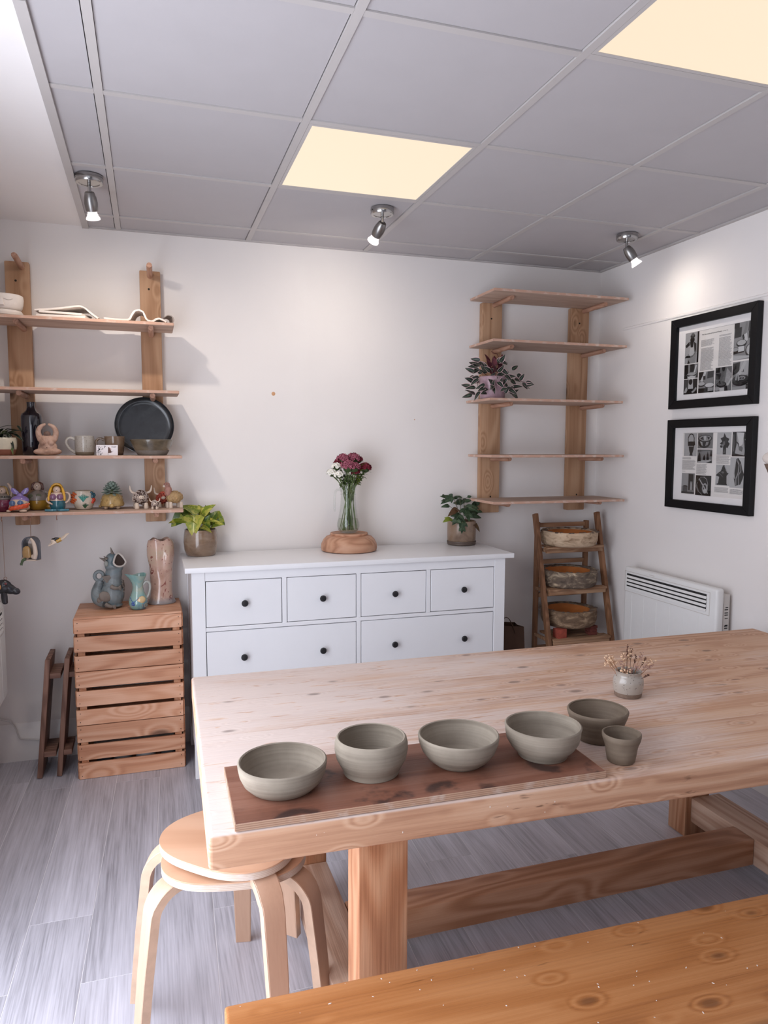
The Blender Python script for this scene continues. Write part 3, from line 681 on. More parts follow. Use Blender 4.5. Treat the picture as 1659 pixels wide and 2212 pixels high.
# ================================================================== stools
def stool(x, y, z0, rz, label):
    t = thing('bentwood_stool', label, 'stool', (x, y, z0), 'two stacked bentwood stools at the table corner', rz)
    zs = .45; th = .021
    pts = [(.178 * (1 + .085 * math.cos(3 * a)) * math.cos(a), .178 * (1 + .085 * math.cos(3 * a)) * math.sin(a)) for a in [2 * PI * i / 72 for i in range(72)]]
    MB().prism(pts, .004, z0=zs - .004).build('seat', BIRCH, t, bev=.0015)
    MB().prism([(a * .998, b * .998) for a, b in pts], th - .004, z0=zs - th).build('seat_edge', PLYEDGE, t)
    for k in range(3):
        a = 2 * PI * k / 3; u = Vector((math.cos(a), math.sin(a), 0)); w = Vector((-math.sin(a), math.cos(a), 0))
        zc = zs - th - .0125; rb = .078
        path = [u * .055 + Vector((0, 0, zc)), u * .10 + Vector((0, 0, zc))] + [u * (.150 + rb * math.cos(q)) + Vector((0, 0, zc - rb + rb * math.sin(q))) for q in [R(90 - 86 * i / 8) for i in range(9)]] + [u * .246 + Vector((0, 0, .2)), u * .266 + Vector((0, 0, .0008))]
        wl = [.058] * 8 + [.054] * 3 + [.05, .042]
        lg = MB().strap(path, w, wl, .024).build('leg', BIRCHL, t, bev=.0015, seg=1, ang=30)
        for s in (-1, 1):
            MB().strap([p + w * s * (wl[i] / 2 + .0002) for i, p in enumerate(path)], w, .0012, .0225).build('ply_edge', LEGEDGE, lg, ang=30)
    return t
LEGEDGE = plain('leg_ply_edge', sr(206, 176, 152), .6, var=.1, vscale=30)
stool(.190, 1.86, 0, R(200), 'lower bentwood stool of the stacked pair, its legs on the floor')
stool(.190, 1.86, .036, R(166), 'upper bentwood stool of the stacked pair, seat partly under the table')
# ================================================================== bench
bn = thing('bench', 'orange-brown waxed pine bench along the bottom edge of the photo', 'bench', (.108, 1.311, 0), rz=R(-1.5))
mb = MB(); mb.box(0, 2.1, -.31, 0, .408, .45); mb.build('seat_plank', BENCH, bn, bev=.008, seg=3, ang=50)
for x in (.28, 1.75):
    MB().box(x, x + .04, -.285, -.025, 0, .408).build('leg_panel', BENCH, bn, bev=.004)
MB().box(.321, 1.749, -.17, -.14, .26, .36).build('stretcher', BENCH, bn, bev=.004)
m = MB()
for k in range(70):
    x, y = rnd.uniform(.02, 1.5), rnd.uniform(-.28, -.008); s = rnd.uniform(.0006, .0017)
    m.ell((x, y, .4502), (s * rnd.uniform(1, 3), s, s * .35), (0, 0, rnd.uniform(0, 3)), 6, 4)
stuff(m.build('clay_crumbs', BISQUE, bn))
m = MB()
for k in range(26):
    x = rnd.uniform(.1, 2.2); s = rnd.uniform(.0006, .0016)
    m.ell((x, ynear(x) - .0003, rnd.uniform(.695, .745)), (s * rnd.uniform(.7, 1.6), s * .3, s * 1.6), (0, 0, 0), 6, 4)
stuff(m.build('clay_splashes', BISQUE, TB))
# ================================================================== wall heaters
HEAT = plain('heater_enamel', sr(232, 231, 229), .38, var=.01); HDARK = plain('heater_inside', (.015, .014, .014), .8); HGREY = plain('heater_plastic', sr(206, 200, 194), .5)
def heater(label, loc, rz, wid, hgt, ribs):
    t = thing('wall_heater', label, 'heater', loc, rz=rz)
    MB().box(0, wid, -.100, -.058, 0, hgt).build('front_panel', HEAT, t, bev=.014, seg=3)
    MB().box(.02, wid - .008, -.059, -.02, .02, hgt - .03).build('back_box', HGREY, t, bev=.003)
    MB().box(.10, .16, -.022, 0, .05, hgt - .06).box(wid - .16, wid - .10, -.022, 0, .05, hgt - .04).build('wall_bracket', HGREY, t)
    zt = hgt - .035; zb = zt - .078; x0, x1 = .022, wid - .065
    m = MB(); w = .005
    for a, b, c, d in ((x0 - .018, x1 + .022, zt + .010, zt + .0125), (x0 - .018, x1 + .022, zb - .0185, zb - .016), (x0 - .018, x0 - .0155, zb - .016, zt + .01), (x1 + .0195, x1 + .022, zb - .016, zt + .01)): m.box(a, b, -.1012, -.0995, c, d)
    m.build('grille_border', HGREY, t, smooth=False)
    MB().box(x0, x1, -.1006, -.098, zb, zt).build('grille_recess', HDARK, t, smooth=False)
    for k in range(4):
        z = zt - .010 - k * .0195
        MB().quadbox(TRS(((x0 + x1) / 2, -.1016, z - .006), (R(-22), 0, 0)), x1 - x0 - .001, .0025, .0125).build('louvre', HEAT, t, smooth=False)
    for k in range(ribs):
        x = x0 + .045 + k * (wid - .12) / (ribs - .4)
        MB().box(x - .0014, x + .0014, -.1008, -.099, .02, zb - .032).build('rib', HEAT, t, bev=.0004, seg=1)
    MB().box(.30 * wid, .30 * wid + .04, -.1004, -.0995, hgt - .016, hgt - .013).build('badge', HGREY, t, smooth=False)
    MB().box(wid - .009, wid - .0065, -.056, -.024, .10, hgt - .07).build('control_strip', HGREY, t, smooth=False)
    m = MB()
    for z in (hgt - .09, hgt - .10, hgt - .115, hgt - .125, hgt - .14, hgt - .17, hgt - .176, hgt - .186, hgt - .2, hgt - .215):
        m.box(wid - .0066, wid - .006, -.050 + rnd.uniform(0, .008), -.03, z, z + rnd.uniform(.002, .006))
    stuff(m.build('control_marks', HDARK, t, smooth=False))
    return t
heater('white electric panel heater with louvres on the right wall beyond the table', (XR, 3.282, .40), -PI / 2, .672, .462, 6)
heater('white panel heater on the left wall, just cut by the left edge of the photo', (XL, 2.82, .40), PI / 2, .672, .42, 6)
# ================================================================== ladder shelf with plaster bowls
ld = thing('ladder_shelf', 'brown folding wooden ladder shelf in the corner with plaster bowls', 'ladder shelf', (0, 0, 0))
xL, xR = 2.035, 2.43
def fy(z): return 3.335 + (3.615 - 3.335) * z / 1.125
for x in (xL, xR):
    MB().bar((x, 3.30, .0), (x, 3.585, 1.125), .034, .022, (1, 0, 0)).build('front_leg', LADW, ld, bev=.004)
for x in (2.075, 2.392):
    MB().bar((x, 3.635, .0), (x, 3.628, 1.075), .028, .022, (1, 0, 0)).build('back_leg', LADW, ld, bev=.003)
for z in (1.055, .845, .655, .35):
    MB().box(2.086, 2.381, 3.622, 3.638, z - .012, z + .012).build('back_rail', LADX, ld, bev=.002)
for z, y0 in ((.948, 3.475), (.722, 3.435), (.455, 3.385), (.19, 3.33)):
    n = 3; y1 = 3.615; w = (y1 - y0) / n
    for k in range(n):
        a, b = y0 + k * w, y0 + (k + 1) * w - .006
        MB().box(2.053 if k < 1 else 2.093, 2.412 if k < 1 else 2.374, a, b, z - .012, z).build('tread_slat', LADX, ld, bev=.002)
    MB().box(2.055, 2.410, y0 + .010, y0 + .026, z - .034, z - .0125).build('tread_rail', LADX, ld, bev=.002)
    for x in (2.06, 2.398): MB().box(x, x + .012, y0 + .027, 3.61, z - .03, z - .0125).build('tread_bearer', LADX, ld, bev=.001)
def plastermat(name, c0, c1, c2): return blotch(name, [c0, c1, c2], 17, .85, 0, .35, (1, 1, 2.2), .8)
PLB = [plastermat('plaster_bowl_a', sr(122, 96, 70), sr(196, 170, 142), sr(214, 190, 162)), plastermat('plaster_bowl_b', sr(74, 62, 54), sr(112, 96, 82), sr(206, 186, 158)), plastermat('plaster_bowl_c', sr(84, 64, 48), sr(120, 96, 74), sr(186, 160, 130))]
TERRA = blotch('terracotta_slip', [sr(184, 106, 48), sr(206, 128, 66)], 9, .7, 0, .05)
def plaster(x, y, z, r, h, k, label):
    t = thing('plaster_bowl', label, 'bowl', (x, y, z), 'old plaster bowls on the ladder shelf')
    ro = r - .036
    MB().lathe([(0, 0), (r * .86, 0), (r * .93, .008), (r * .985, h * .35), (r, h * .8), (r * .985, h * .95), (r * .95, h), (ro + .006, h - .003), (ro, h - .008)], 48, wob=.012, ph=k * 2.1).build('body', PLB[k], t)
    MB().lathe([(ro + .004, h - .005), (ro - .004, h - .016), (ro - .02, h - .035), (ro * .6, h - .05), (0, h - .054)], 48, wob=.02, ph=k).build('orange_lining', TERRA, t)
    m = MB()
    for i in range(26):
        a = 2 * PI * i / 26 + rnd.uniform(-.1, .1); rr = rnd.uniform(ro + .006, r - .004)
        m.ell((rr * math.cos(a), rr * math.sin(a), h - .002), (.015, .011, rnd.uniform(.002, .004)), (0, 0, a), 8, 5)
    stuff(m.build('crusty_rim', plain('crusty_plaster', sr(112, 96, 84), .95, var=.4, vscale=60, bump=.3), t))
plaster(2.235, 3.555, .9485, .160, .082, 0, 'palest plaster bowl with orange lining, on the top tread of the ladder shelf')
plaster(2.228, 3.545, .7225, .160, .092, 1, 'dark grey plaster bowl with orange lining, on the middle tread of the ladder shelf')
plaster(2.225, 3.525, .5065, .155, .092, 2, 'brown plaster bowl raised on red bricks, lowest visible on the ladder shelf')
RED = plain('red_brick_block', sr(158, 72, 56), .85, var=.2, vscale=60, bump=.2); RED2 = plain('dark_red_block', sr(104, 50, 42), .85, var=.25, vscale=60, bump=.2)
def block(x, y, z, sx, sy, sz, mm, label, rz=0):
    o = MB().box(-sx / 2, sx / 2, -sy / 2, sy / 2, 0, sz).build('brick_block', mm, None, bev=.002, loc=(x, y, z)); o.rotation_euler.z = rz; tag(o, label, 'block', 'red blocks under the lowest plaster bowl')
block(2.118, 3.435, .4555, .056, .05, .0505, RED, 'bright red block under the left of the lowest plaster bowl', .1)
for k in range(3): block(2.325, 3.45, .4555 + k * .0168, .05 - .004 * (k == 1), .05, .0165, RED2, ['bottom', 'middle', 'top'][k] + ' dark red tile of the stack under the right of the lowest plaster bowl', .15 * (k - 1))
m = MB().box(-.045, .045, -.012, 0, -.043, .043); so = thing('wall_socket', 'white double wall socket behind the ladder shelf', 'socket', (2.148, YB, .505))
m.build('plate', HEAT, so, bev=.002)
MB().box(-.024, -.014, -.0145, -.012, .012, .026).box(.014, .024, -.0145, -.012, .012, .026).build('switch', HGREY, so)
# ---- paper bag
bgm = plain('brown_paper', sr(70, 46, 32), .8, var=.2, vscale=9, bump=.2)
b = thing('paper_bag', 'dark brown paper carrier bag with cord handles beside the chest of drawers', 'bag', (1.835, 3.55, 0))
m = MB(); n = 12
x0, x1, y0, y1 = -.095, .095, -.07, .07
rows = []
for z, s in ((0, 1), (.2, 1.0), (.40, .98), (.50, 1.0)):
    ring = [(x0, y0), (0, y0), (x1, y0), (x1, 0), (x1, y1), (0, y1), (x0, y1), (x0, 0)]
    out = []
    for i, (x, y) in enumerate(ring):
        px, py, pz = x * s, y * s, z
        if z > .45: pz = .535 - (.5 * (x + .095)) * .22; px += .0; py *= .75
        if i in (3, 7): px *= .86
        out.append(m.bm.verts.new((px, py, pz)))
    rows.append(out)
for A, B in zip(rows, rows[1:]):
    for i in range(8): m.bm.faces.new((A[i], A[(i + 1) % 8], B[(i + 1) % 8], B[i]))
m.bm.faces.new(rows[0])
m.build('bag_body', bgm, b, solid=.0015, smooth=False)
for y in (-.054, .054):
    MB().tube([(-.07 + .112 * i / 12, y - .004, .50 + .085 * math.sin(PI * i / 12) - .02 * i / 12) for i in range(13)], .002, 6).build('handle', bgm, b)
# ================================================================== framed prints
def attrmat():
    t = NT('printed_paper'); a = t.n('Attribute', dict(attribute_name='Col')); nz = t.noise(t.obj(), 160, 4, .7)
    c = t.mix(t.math('MULTIPLY', t.math('ABSOLUTE', t.math('SUBTRACT', nz, .5)), .9), a.outputs[0], (.09, .088, .088, 1))
    hs = t.n('HueSaturation', None, Value=.8, Color=c)
    return t.done(hs.outputs[0], .6, Specular_IOR_Level=.2)
PRINT = attrmat(); PAPER = plain('print_paper', sr(222, 218, 214), .7, var=.01); MATB = plain('mount_board', sr(232, 229, 228), .8); INK = plain('print_ink', (.02, .02, .02), .7)
GREYINK = plain('print_ink_small', (.24, .235, .235), .7)
def photo(par, box, y, bg, shapes, name='photograph'):
    x0, x1, z0, z1 = box; bm = bmesh.new(); lay = bm.loops.layers.float_color.new('Col')
    k = [0]
    def poly(pts, g):
        vs = [bm.verts.new((x0 + min(max(u, 0), 1) * (x1 - x0), y - .00004 * k[0], z0 + min(max(w, 0), 1) * (z1 - z0))) for u, w in pts]; k[0] += 1
        f = bm.faces.new(vs)
        g2 = g * g * 1.45 if g < .66 else g
        for l in f.loops: l[lay] = (g2, g2, g2, 1)
    poly([(0, 0), (1, 0), (1, 1), (0, 1)], bg)
    for s in shapes:
        g = s[0]
        if s[1] == 'e':
            _, _, cx, cy, rx, ry = s[:6]; rot = s[6] if len(s) > 6 else 0
            poly([(cx + rx * math.cos(a) * math.cos(rot) - ry * math.sin(a) * math.sin(rot), cy + rx * math.cos(a) * math.sin(rot) + ry * math.sin(a) * math.cos(rot)) for a in [2 * PI * i / 22 for i in range(22)]], g)
        elif s[1] == 'p': poly(s[2], g)
        elif s[1] == 'r': a, b, c, d = s[2:6]; poly([(a, b), (c, b), (c, d), (a, d)], g)
        elif s[1] == 'l':
            pts, w = s[2], s[3]
            for (a, b), (c, d) in zip(pts, pts[1:]):
                L = math.hypot(c - a, d - b) or 1; nx, ny = -(d - b) / L * w / 2, (c - a) / L * w / 2
                poly([(a + nx, b + ny), (c + nx, d + ny), (c - nx, d - ny), (a - nx, b - ny)], g)
    me = bpy.data.meshes.new(name); bm.to_mesh(me); bm.free(); me.materials.append(PRINT)
    o = bpy.data.objects.new(name, me); C.objects.link(o); o.parent = par; return o
def textblock(par, box, y, rows, seed, ragged=.12):
    rows = int(rows * 1.25); rr = random.Random(seed); x0, x1, z0, z1 = box; m = MB(); h = (z1 - z0) / rows
    for i in range(rows):
        z = z1 - h * (i + .5); x = x0; xe = x1 - rr.random() ** 2 * ragged * (x1 - x0) * 1.6
        while x < xe - .002:
            w = rr.uniform(.003, .009); e = min(x + w, xe)
            vs = [m.bm.verts.new(p) for p in ((x, y, z - h * .27), (e, y, z - h * .27), (e, y, z + h * .27), (x, y, z + h * .27))]
            m.bm.faces.new(vs); x = e + .0014
    return m.build('text_column', GREYINK, par, smooth=False, recalc=False)
def write(par, txt, x, z, y, size, mat, name='lettering', align='LEFT', rz=0):
    cu = bpy.data.curves.new(name, 'FONT'); cu.body = txt; cu.size = size; cu.align_x = align; cu.offset = size * .012
    tmp = bpy.data.objects.new('t', cu); C.objects.link(tmp); bpy.context.view_layer.update()
    me = bpy.data.meshes.new_from_object(tmp); bpy.data.objects.remove(tmp)
    me.name = name; me.materials.clear(); me.materials.append(mat)
    o = bpy.data.objects.new(name, me); C.objects.link(o); o.parent = par; o.location = (x, y, z); o.rotation_euler = (PI / 2, 0, 0); return o
def frame(label, yl, z0, wd, hg):
    t = thing('framed_print', label, 'picture', (XR - .001, yl, z0), 'framed pottery pages on the right wall', -PI / 2)
    b = .040; d0, d1 = -.030, -.002
    for pts in ([(0, 0), (wd, 0), (wd - b, b), (b, b)], [(0, hg), (b, hg - b), (wd - b, hg - b), (wd, hg)], [(0, 0), (b, b), (b, hg - b), (0, hg)], [(wd, 0), (wd, hg), (wd - b, hg - b), (wd - b, b)]):
        MB().prism(pts, d1 - d0, Matrix(((1, 0, 0, 0), (0, 0, 1, 0), (0, 1, 0, 0), (0, 0, 0, 1))), z0=d0).build('frame_bar', FRAMEBLK, t, bev=.0012, seg=1)
    MB().box(b - .002, wd - b + .002, -.012, -.003, b - .002, hg - b + .002).build('mount', MATB, t, smooth=False)
    MB().box(b - .001, wd - b + .001, -.0215, -.020, b - .001, hg - b + .001).build('glass', PANE, t, smooth=False)
    return t
YP = -.0133
def cell(u0, u1, v0, v1, P): return (P[0] + u0 * (P[1] - P[0]), P[0] + u1 * (P[1] - P[0]), P[3] - v1 * (P[3] - P[2]), P[3] - v0 * (P[3] - P[2]))
A = frame('upper black framed page of pottery photographs under a headline', 3.072, 1.684, .547, .435)
P1 = (.088, .500, .068, .360)
MB().box(P1[0] - .001, P1[1] + .001, -.0128, -.0118, P1[2] - .001, P1[3] + .001).build('page', PAPER, A, smooth=False)
MB().box(P1[0], P1[1], YP, -.0127, P1[3], P1[3] + .0007).build('page_line', INK, A, smooth=False)
ph = lambda *a: photo(A, cell(*a[0], P1), YP, a[1], a[2])
ph((0, .225, .0, .50), .55, [(.03, 'r', .88, 0, 1, 1), (.45, 'p', [(.2, 0), (.78, 0), (.85, .32), (.2, .32)]), (.62, 'p', [(.30, .22), (.68, .22), (.62, .62), (.40, .64)]), (.09, 'p', [(.02, .60), (.30, .72), (.34, .60), (.10, .52)]), (.16, 'p', [(.62, .70), (.82, .62), (.84, .36), (.70, .36), (.66, .5)]), (.10, 'p', [(.34, .70), (.62, .72), (.58, .52), (.42, .52)]), (.06, 'e', .52, .76, .16, .10), (.16, 'e', .54, .88, .17, .07), (.3, 'e', .54, .93, .12, .05), (.04, 'p', [(.0, .20), (.45, .19), (.40, .26), (.12, .27)]), (.35, 'l', [(.84, .40), (.62, .24), (.40, .21)], .06), (.05, 'p', [(.2, .0), (.4, 0), (.3, .12)])])
ph((0, .228, .515, .745), .42, [(.05, 'r', 0, .3, .28, 1), (.13, 'r', .42, .45, .74, .95), (.05, 'e', .58, .95, .17, .05), (.7, 'l', [(.86, .9), (.74, .4), (.6, .3)], .10), (.04, 'e', .55, .28, .36, .14), (.55, 'e', .55, .31, .32, .10), (.66, 'e', .55, .08, .28, .10), (.08, 'e', .1, .1, .14, .2), (.12, 'p', [(.86, .0), (1, 0), (1, .7)])])
ph((0, .225, .757, 1.0), .22, [(.6, 'p', [(.32, .35), (.70, .35), (.66, 1), (.36, 1)]), (.12, 'r', .70, .3, 1, 1), (.05, 'p', [(0, 0), (1, 0), (1, .22), (0, .3)]), (.1, 'e', .5, .82, .14, .2), (.04, 'p', [(.26, .34), (.78, .34), (.6, .22), (.4, .22)]), (.5, 'l', [(.92, .4), (.8, .2), (.62, .1)], .12), (.55, 'p', [(.0, .1), (.2, .5), (.3, .3), (.2, .1)]), (.03, 'r', .44, 0, .54, .22)])
ph((.245, .487, .665, 1.0), .40, [(.06, 'r', 0, .62, .30, 1), (.14, 'p', [(.55, .66), (.94, .70), (.96, 1), (.58, 1)]), (.66, 'l', [(.42, 1), (.30, .74), (.18, .55)], .15), (.05, 'e', .2, .42, .26, .12), (.6, 'e', .2, .44, .22, .09), (.04, 'e', .72, .30, .30, .12), (.66, 'e', .72, .34, .28, .10), (.03, 'r', 0, 0, .62, .22), (.5, 'r', .62, 0, .92, .22), (.05, 'r', .62, 0, 1, .06), (.07, 'r', .3, .62, .45, .8)])
ph((.503, .748, .63, 1.0), .34, [(.05, 'r', .03, .78, .28, 1), (.10, 'r', .05, .50, .36, .75), (.5, 'p', [(.58, .3), (.84, .2), (.98, .7), (.7, .95)]), (.30, 'l', [(.54, 1), (.46, .7), (.34, .45)], .15), (.08, 'e', .50, .94, .10, .12), (.6, 'l', [(1, .5), (.84, .3), (.72, .24)], .10), (.03, 'e', .40, .28, .30, .12), (.25, 'e', .40, .30, .25, .08), (.5, 'e', .14, .12, .18, .08), (.06, 'p', [(.6, 0), (.8, 0), (.74, .2), (.6, .2)]), (.62, 'r', .3, .0, .58, .14), (.06, 'l', [(.28, .44), (.34, .30)], .10)])
ph((.757, 1.0, .0, .555), .45, [(.05, 'r', 0, .86, .3, 1), (.12, 'p', [(.02, .60), (.42, .62), (.44, .88), (.04, .86)]), (.4, 'l', [(.72, 1), (.66, .80), (.54, .62)], .13), (.06, 'r', .84, .55, 1, 1), (.20, 'p', [(.8, .75), (1, .7), (1, 1), (.84, 1)]), (.66, 'p', [(.56, .66), (.74, .7), (.8, .5), (.66, .45)]), (.05, 'e', .45, .44, .30, .10), (.6, 'e', .45, .46, .25, .07), (.05, 'e', .10, .27, .24, .08), (.5, 'e', .1, .29, .18, .05), (.7, 'r', .28, .22, .62, .36), (.04, 'l', [(0, .18), (.62, .21), (.66, .38)], .03), (.2, 'e', .94, .22, .26, .17), (.62, 'e', .97, .24, .22, .14), (.6, 'p', [(0, 0), (1, .04), (1, .08), (0, .14)]), (.06, 'l', [(.52, .66), (.58, .54)], .10)])
ph((.757, 1.0, .58, 1.0), .40, [(.09, 'p', [(0, .52), (.36, .62), (.42, .98), (0, .94)]), (.55, 'r', .44, .5, 1, 1), (.08, 'p', [(.5, .6), (.66, .62), (.62, .85), (.5, .8)]), (.6, 'l', [(.72, 1), (.50, .66), (.30, .50)], .17), (.04, 'e', .48, .32, .50, .20), (.14, 'e', .48, .38, .46, .14), (.45, 'e', .56, .40, .20, .07), (.1, 'e', .56, .40, .13, .045), (.4, 'e', .56, .40, .07, .025), (.5, 'p', [(.0, 0), (.8, 0), (.8, .14), (.4, .10), (0, .12)]), (.10, 'r', .80, 0, 1, .18), (.5, 'l', [(.26, .58), (.22, .34)], .09), (.5, 'l', [(.34, .56), (.38, .32)], .08)])
textblock(A, cell(.262, .465, .155, .26, P1), YP, 7, 3); textblock(A, cell(.262, .465, .285, .645, P1), YP, 24, 4)
textblock(A, cell(.540, .735, .125, .15, P1), YP, 2, 5); textblock(A, cell(.540, .735, .165, .61, P1), YP, 31, 6)
c = cell(.268, .6, .045, .092, P1)
write(A, 'The Decoration of Cornwall Pottery', c[0], c[2] + .004, YP, .0086, INK, 'headline')
head_end = max(v.co.x for v in bpy.data.meshes['headline'].vertices) if 'headline' in bpy.data.meshes else .14
write(A, 'by Peter Dix', c[0] + head_end + .006, c[2] + .0045, YP, .0056, INK, 'byline')
Bf = frame('lower black framed page of pots and figures, above the heater', 3.072, 1.197, .549, .434)
P2 = (.100, .502, .071, .368)
MB().box(P2[0] - .001, P2[1] + .001, -.0128, -.0118, P2[2] - .001, P2[3] + .001).build('page', PAPER, Bf, smooth=False)
MB().box(P2[0], P2[1], YP, -.0127, P2[3], P2[3] + .0006).build('page_line', INK, Bf, smooth=False)
ph = lambda *a: photo(Bf, cell(*a[0], P2), YP, a[1], a[2])
ph((.02, .238, .005, .375), .56, [(.14, 'p', [(.44, .02), (.70, .02), (.66, .10), (.74, .26), (.78, .42), (.36, .42), (.40, .26), (.48, .10)]), (.10, 'p', [(.30, .44), (.80, .44), (.80, .58), (.28, .60)]), (.07, 'e', .54, .61, .26, .03), (.14, 'l', [(.32, .6), (.30, .78), (.40, .93), (.54, .97), (.68, .93), (.78, .78), (.76, .6)], .055), (.08, 'p', [(.7, .4), (.86, .5), (.82, .66), (.72, .6)])])
ph((.250, .495, .005, .25), .36, [(.04, 'e', .44, .38, .40, .36), (.5, 'p', [(.12, .5), (.26, .2), (.34, .16), (.30, .46)]), (.42, 'p', [(.5, .14), (.68, .24), (.74, .46), (.56, .42)]), (.06, 'e', .48, .64, .46, .24), (.45, 'e', .48, .66, .40, .18), (.07, 'p', [(.16, .62), (.34, .78), (.40, .52)]), (.6, 'p', [(.40, .78), (.54, .80), (.52, .52), (.44, .54)]), (.08, 'p', [(.60, .78), (.80, .7), (.70, .54)])])
ph((.250, .492, .267, .48), .38, [(.28, 'p', [(0, .8), (1, .95), (1, 1), (0, 1)]), (.55, 'p', [(.0, .0), (.7, .0), (1, .25), (.6, .3), (.1, .1)]), (.06, 'p', [(.02, .12), (.26, .12), (.22, .6), (.14, .82), (.06, .5)]), (.05, 'p', [(.38, .22), (.58, .20), (.54, .46), (.48, .62), (.42, .46)]), (.07, 'p', [(.62, .22), (.80, .24), (.76, .62), (.70, .88), (.64, .6)]), (.12, 'p', [(.84, .5), (1, .5), (1, .9), (.88, .9)]), (.1, 'p', [(.6, 0), (1, 0), (1, .2)])])
ph((.0, .222, .655, .99), .40, [(.5, 'r', 0, .35, .5, 1), (.16, 'r', .54, .18, .90, .96), (.42, 'r', .66, .18, .84, .60), (.52, 'p', [(.68, .2), (.82, .2), (.8, .5), (.72, .56)]), (.2, 'r', 0, 0, 1, .1), (.15, 'e', .30, .36, .18, .04), (.26, 'r', .14, .1, .46, .35)])
ph((.240, .494, .68, 1.0), .035, [(.3, 'l', [(.1, .9), (.0, .5), (.2, .1)], .02), (.5, 'e', .62, .36, .18, .26), (.1, 'e', .60, .4, .10, .14), (.55, 'l', [(.22, .84), (.50, .50), (.80, .12)], .06), (.4, 'l', [(.12, .66), (.06, .44), (.2, .2), (.46, .04)], .035), (.5, 'l', [(.52, .92), (.70, .84), (.80, .6), (.76, .36)], .03), (.4, 'l', [(.16, .74), (.34, .9), (.6, .94)], .02), (.6, 'e', .64, .24, .12, .10), (.35, 'l', [(.1, .5), (.26, .16), (.4, .1)], .03)])
ph((.560, .775, .005, .345), .60, [(.05, 'r', .44, .02, .66, .34), (.06, 'p', [(.5, .98), (.66, .78), (.86, .72), (.78, .58), (.9, .5), (.76, .30), (.6, .34), (.44, .34), (.26, .3), (.36, .44), (.2, .5), (.36, .6), (.24, .74), (.44, .8)]), (.3, 'e', .5, .52, .08, .10), (.4, 'e', .42, .42, .06, .06), (.02, 'e', .3, .38, .07, .05), (.3, 'p', [(.48, .06), (.58, .1), (.54, .28)]), (.14, 'e', .66, .62, .10, .07)])
ph((.792, 1.0, .0, .365), .08, [(.52, 'p', [(.2, .12), (.86, .04), (.88, .22), (.72, .95), (.26, .98), (.3, .5)]), (.66, 'p', [(.3, .98), (.8, .96), (.72, .5), (.5, .4)]), (.15, 'l', [(.24, .62), (.44, .5), (.52, .28), (.7, .22)], .06), (.3, 'e', .6, .32, .14, .1), (.35, 'l', [(.08, .9), (.12, .5), (.1, .2)], .05), (.03, 'r', .82, .7, 1, 1), (.5, 'r', .86, .66, 1, .7)])
ph((.560, .775, .50, .82), .58, [(.06, 'p', [(.0, .48), (.2, .62), (.36, .70), (.50, .98), (.62, .98), (.72, .72), (.92, .60), (.78, .48), (.80, .08), (.18, .08), (.26, .42)]), (.25, 'l', [(.2, .62), (.5, .44), (.46, .1)], .04), (.5, 'l', [(.62, .95), (.84, .62)], .05), (.02, 'p', [(.40, .08), (.56, .08), (.52, .4), (.44, .4)]), (.3, 'e', .5, .64, .1, .05), (.04, 'r', .1, .03, .84, .09)])
ph((.775, .985, .38, .84), .60, [(.07, 'p', [(.40, .94), (.54, .98), (.74, .84), (.86, .6), (.98, .46), (.9, .3), (.76, .12), (.4, .06), (.3, .3), (.34, .6), (.38, .8)]), (.45, 'l', [(.46, .92), (.62, .76), (.58, .5), (.44, .3), (.46, .08)], .06), (.5, 'l', [(.36, .74), (.30, .5), (.36, .3)], .05), (.4, 'l', [(.72, .8), (.76, .55), (.6, .42), (.64, .1)], .05), (.3, 'e', .47, .9, .08, .04)])
textblock(Bf, cell(.0, .15, .393, .43, P2), YP, 3, 9); textblock(Bf, cell(.0, .225, .44, .60, P2), YP, 10, 10); textblock(Bf, cell(.0, .06, .62, .63, P2), YP, 1, 11)
textblock(Bf, cell(.245, .42, .495, .665, P2), YP, 11, 12); textblock(Bf, cell(.56, .775, .355, .49, P2), YP, 8, 13)
textblock(Bf, cell(.55, .765, .845, .93, P2), YP, 6, 14); textblock(Bf, cell(.785, .985, .86, .94, P2), YP, 5, 15)
# pale ceramic wall piece cut by the right edge
w = thing('ceramic_wall_piece', 'pale rounded ceramic wall ornament cut by the right edge of the photo', 'ornament', (XR, 2.395, 1.44))
MB().ell((-.034, 0, .012), (.03, .062, .03)).ell((-.03, -.01, -.02), (.028, .05, .035)).build('upper_shell', BISQUE, w, remesh=.004)
MB().lathe([(0, -.075), (.012, -.074), (.03, -.05), (.046, -.02), (.05, -.012), (0, -.010)], 24, (-.032, 0, 0), ex=(.6, 1)).build('lower_cup', RAWC, w)
# ================================================================== things on the chest of drawers
ZD = .9655
# -- pothos
PG = uvleaf('pothos_leaf', sr(122, 140, 36), sr(150, 160, 54), sr(146, 156, 62), (.46, .5), .35, sr(196, 190, 84))
PGY = uvleaf('pothos_leaf_pale', sr(178, 172, 74), sr(150, 156, 50), sr(200, 196, 120), (.46, .5), .35, sr(124, 138, 44))
PGD = uvleaf('pothos_leaf_dark', sr(72, 96, 36), sr(92, 112, 40), sr(120, 136, 60), (.46, .5), .35, sr(150, 154, 60))
BROWNPOT = blotch('brown_salt_glaze', [sr(96, 74, 58), sr(132, 108, 88), sr(146, 128, 110)], 9, .22, .6, .04, (1, 1, 2.5))
heart = lambda v: (1.15 * (1 - v) ** .75 * min(1, (v + .06) * 6) ** .6) if v < 1 else .02
t = thing('potted_pothos', 'yellow-green trailing pothos in a glossy brown pot at the left of the drawers', 'plant', (.228, 3.632, ZD))
pot('pot', [(.066, 0), (.070, .004), (.078, .030), (.0815, .065), (.0795, .10), (.076, .122), (.0765, .126)], .006, BROWNPOT, t, 44, .006)
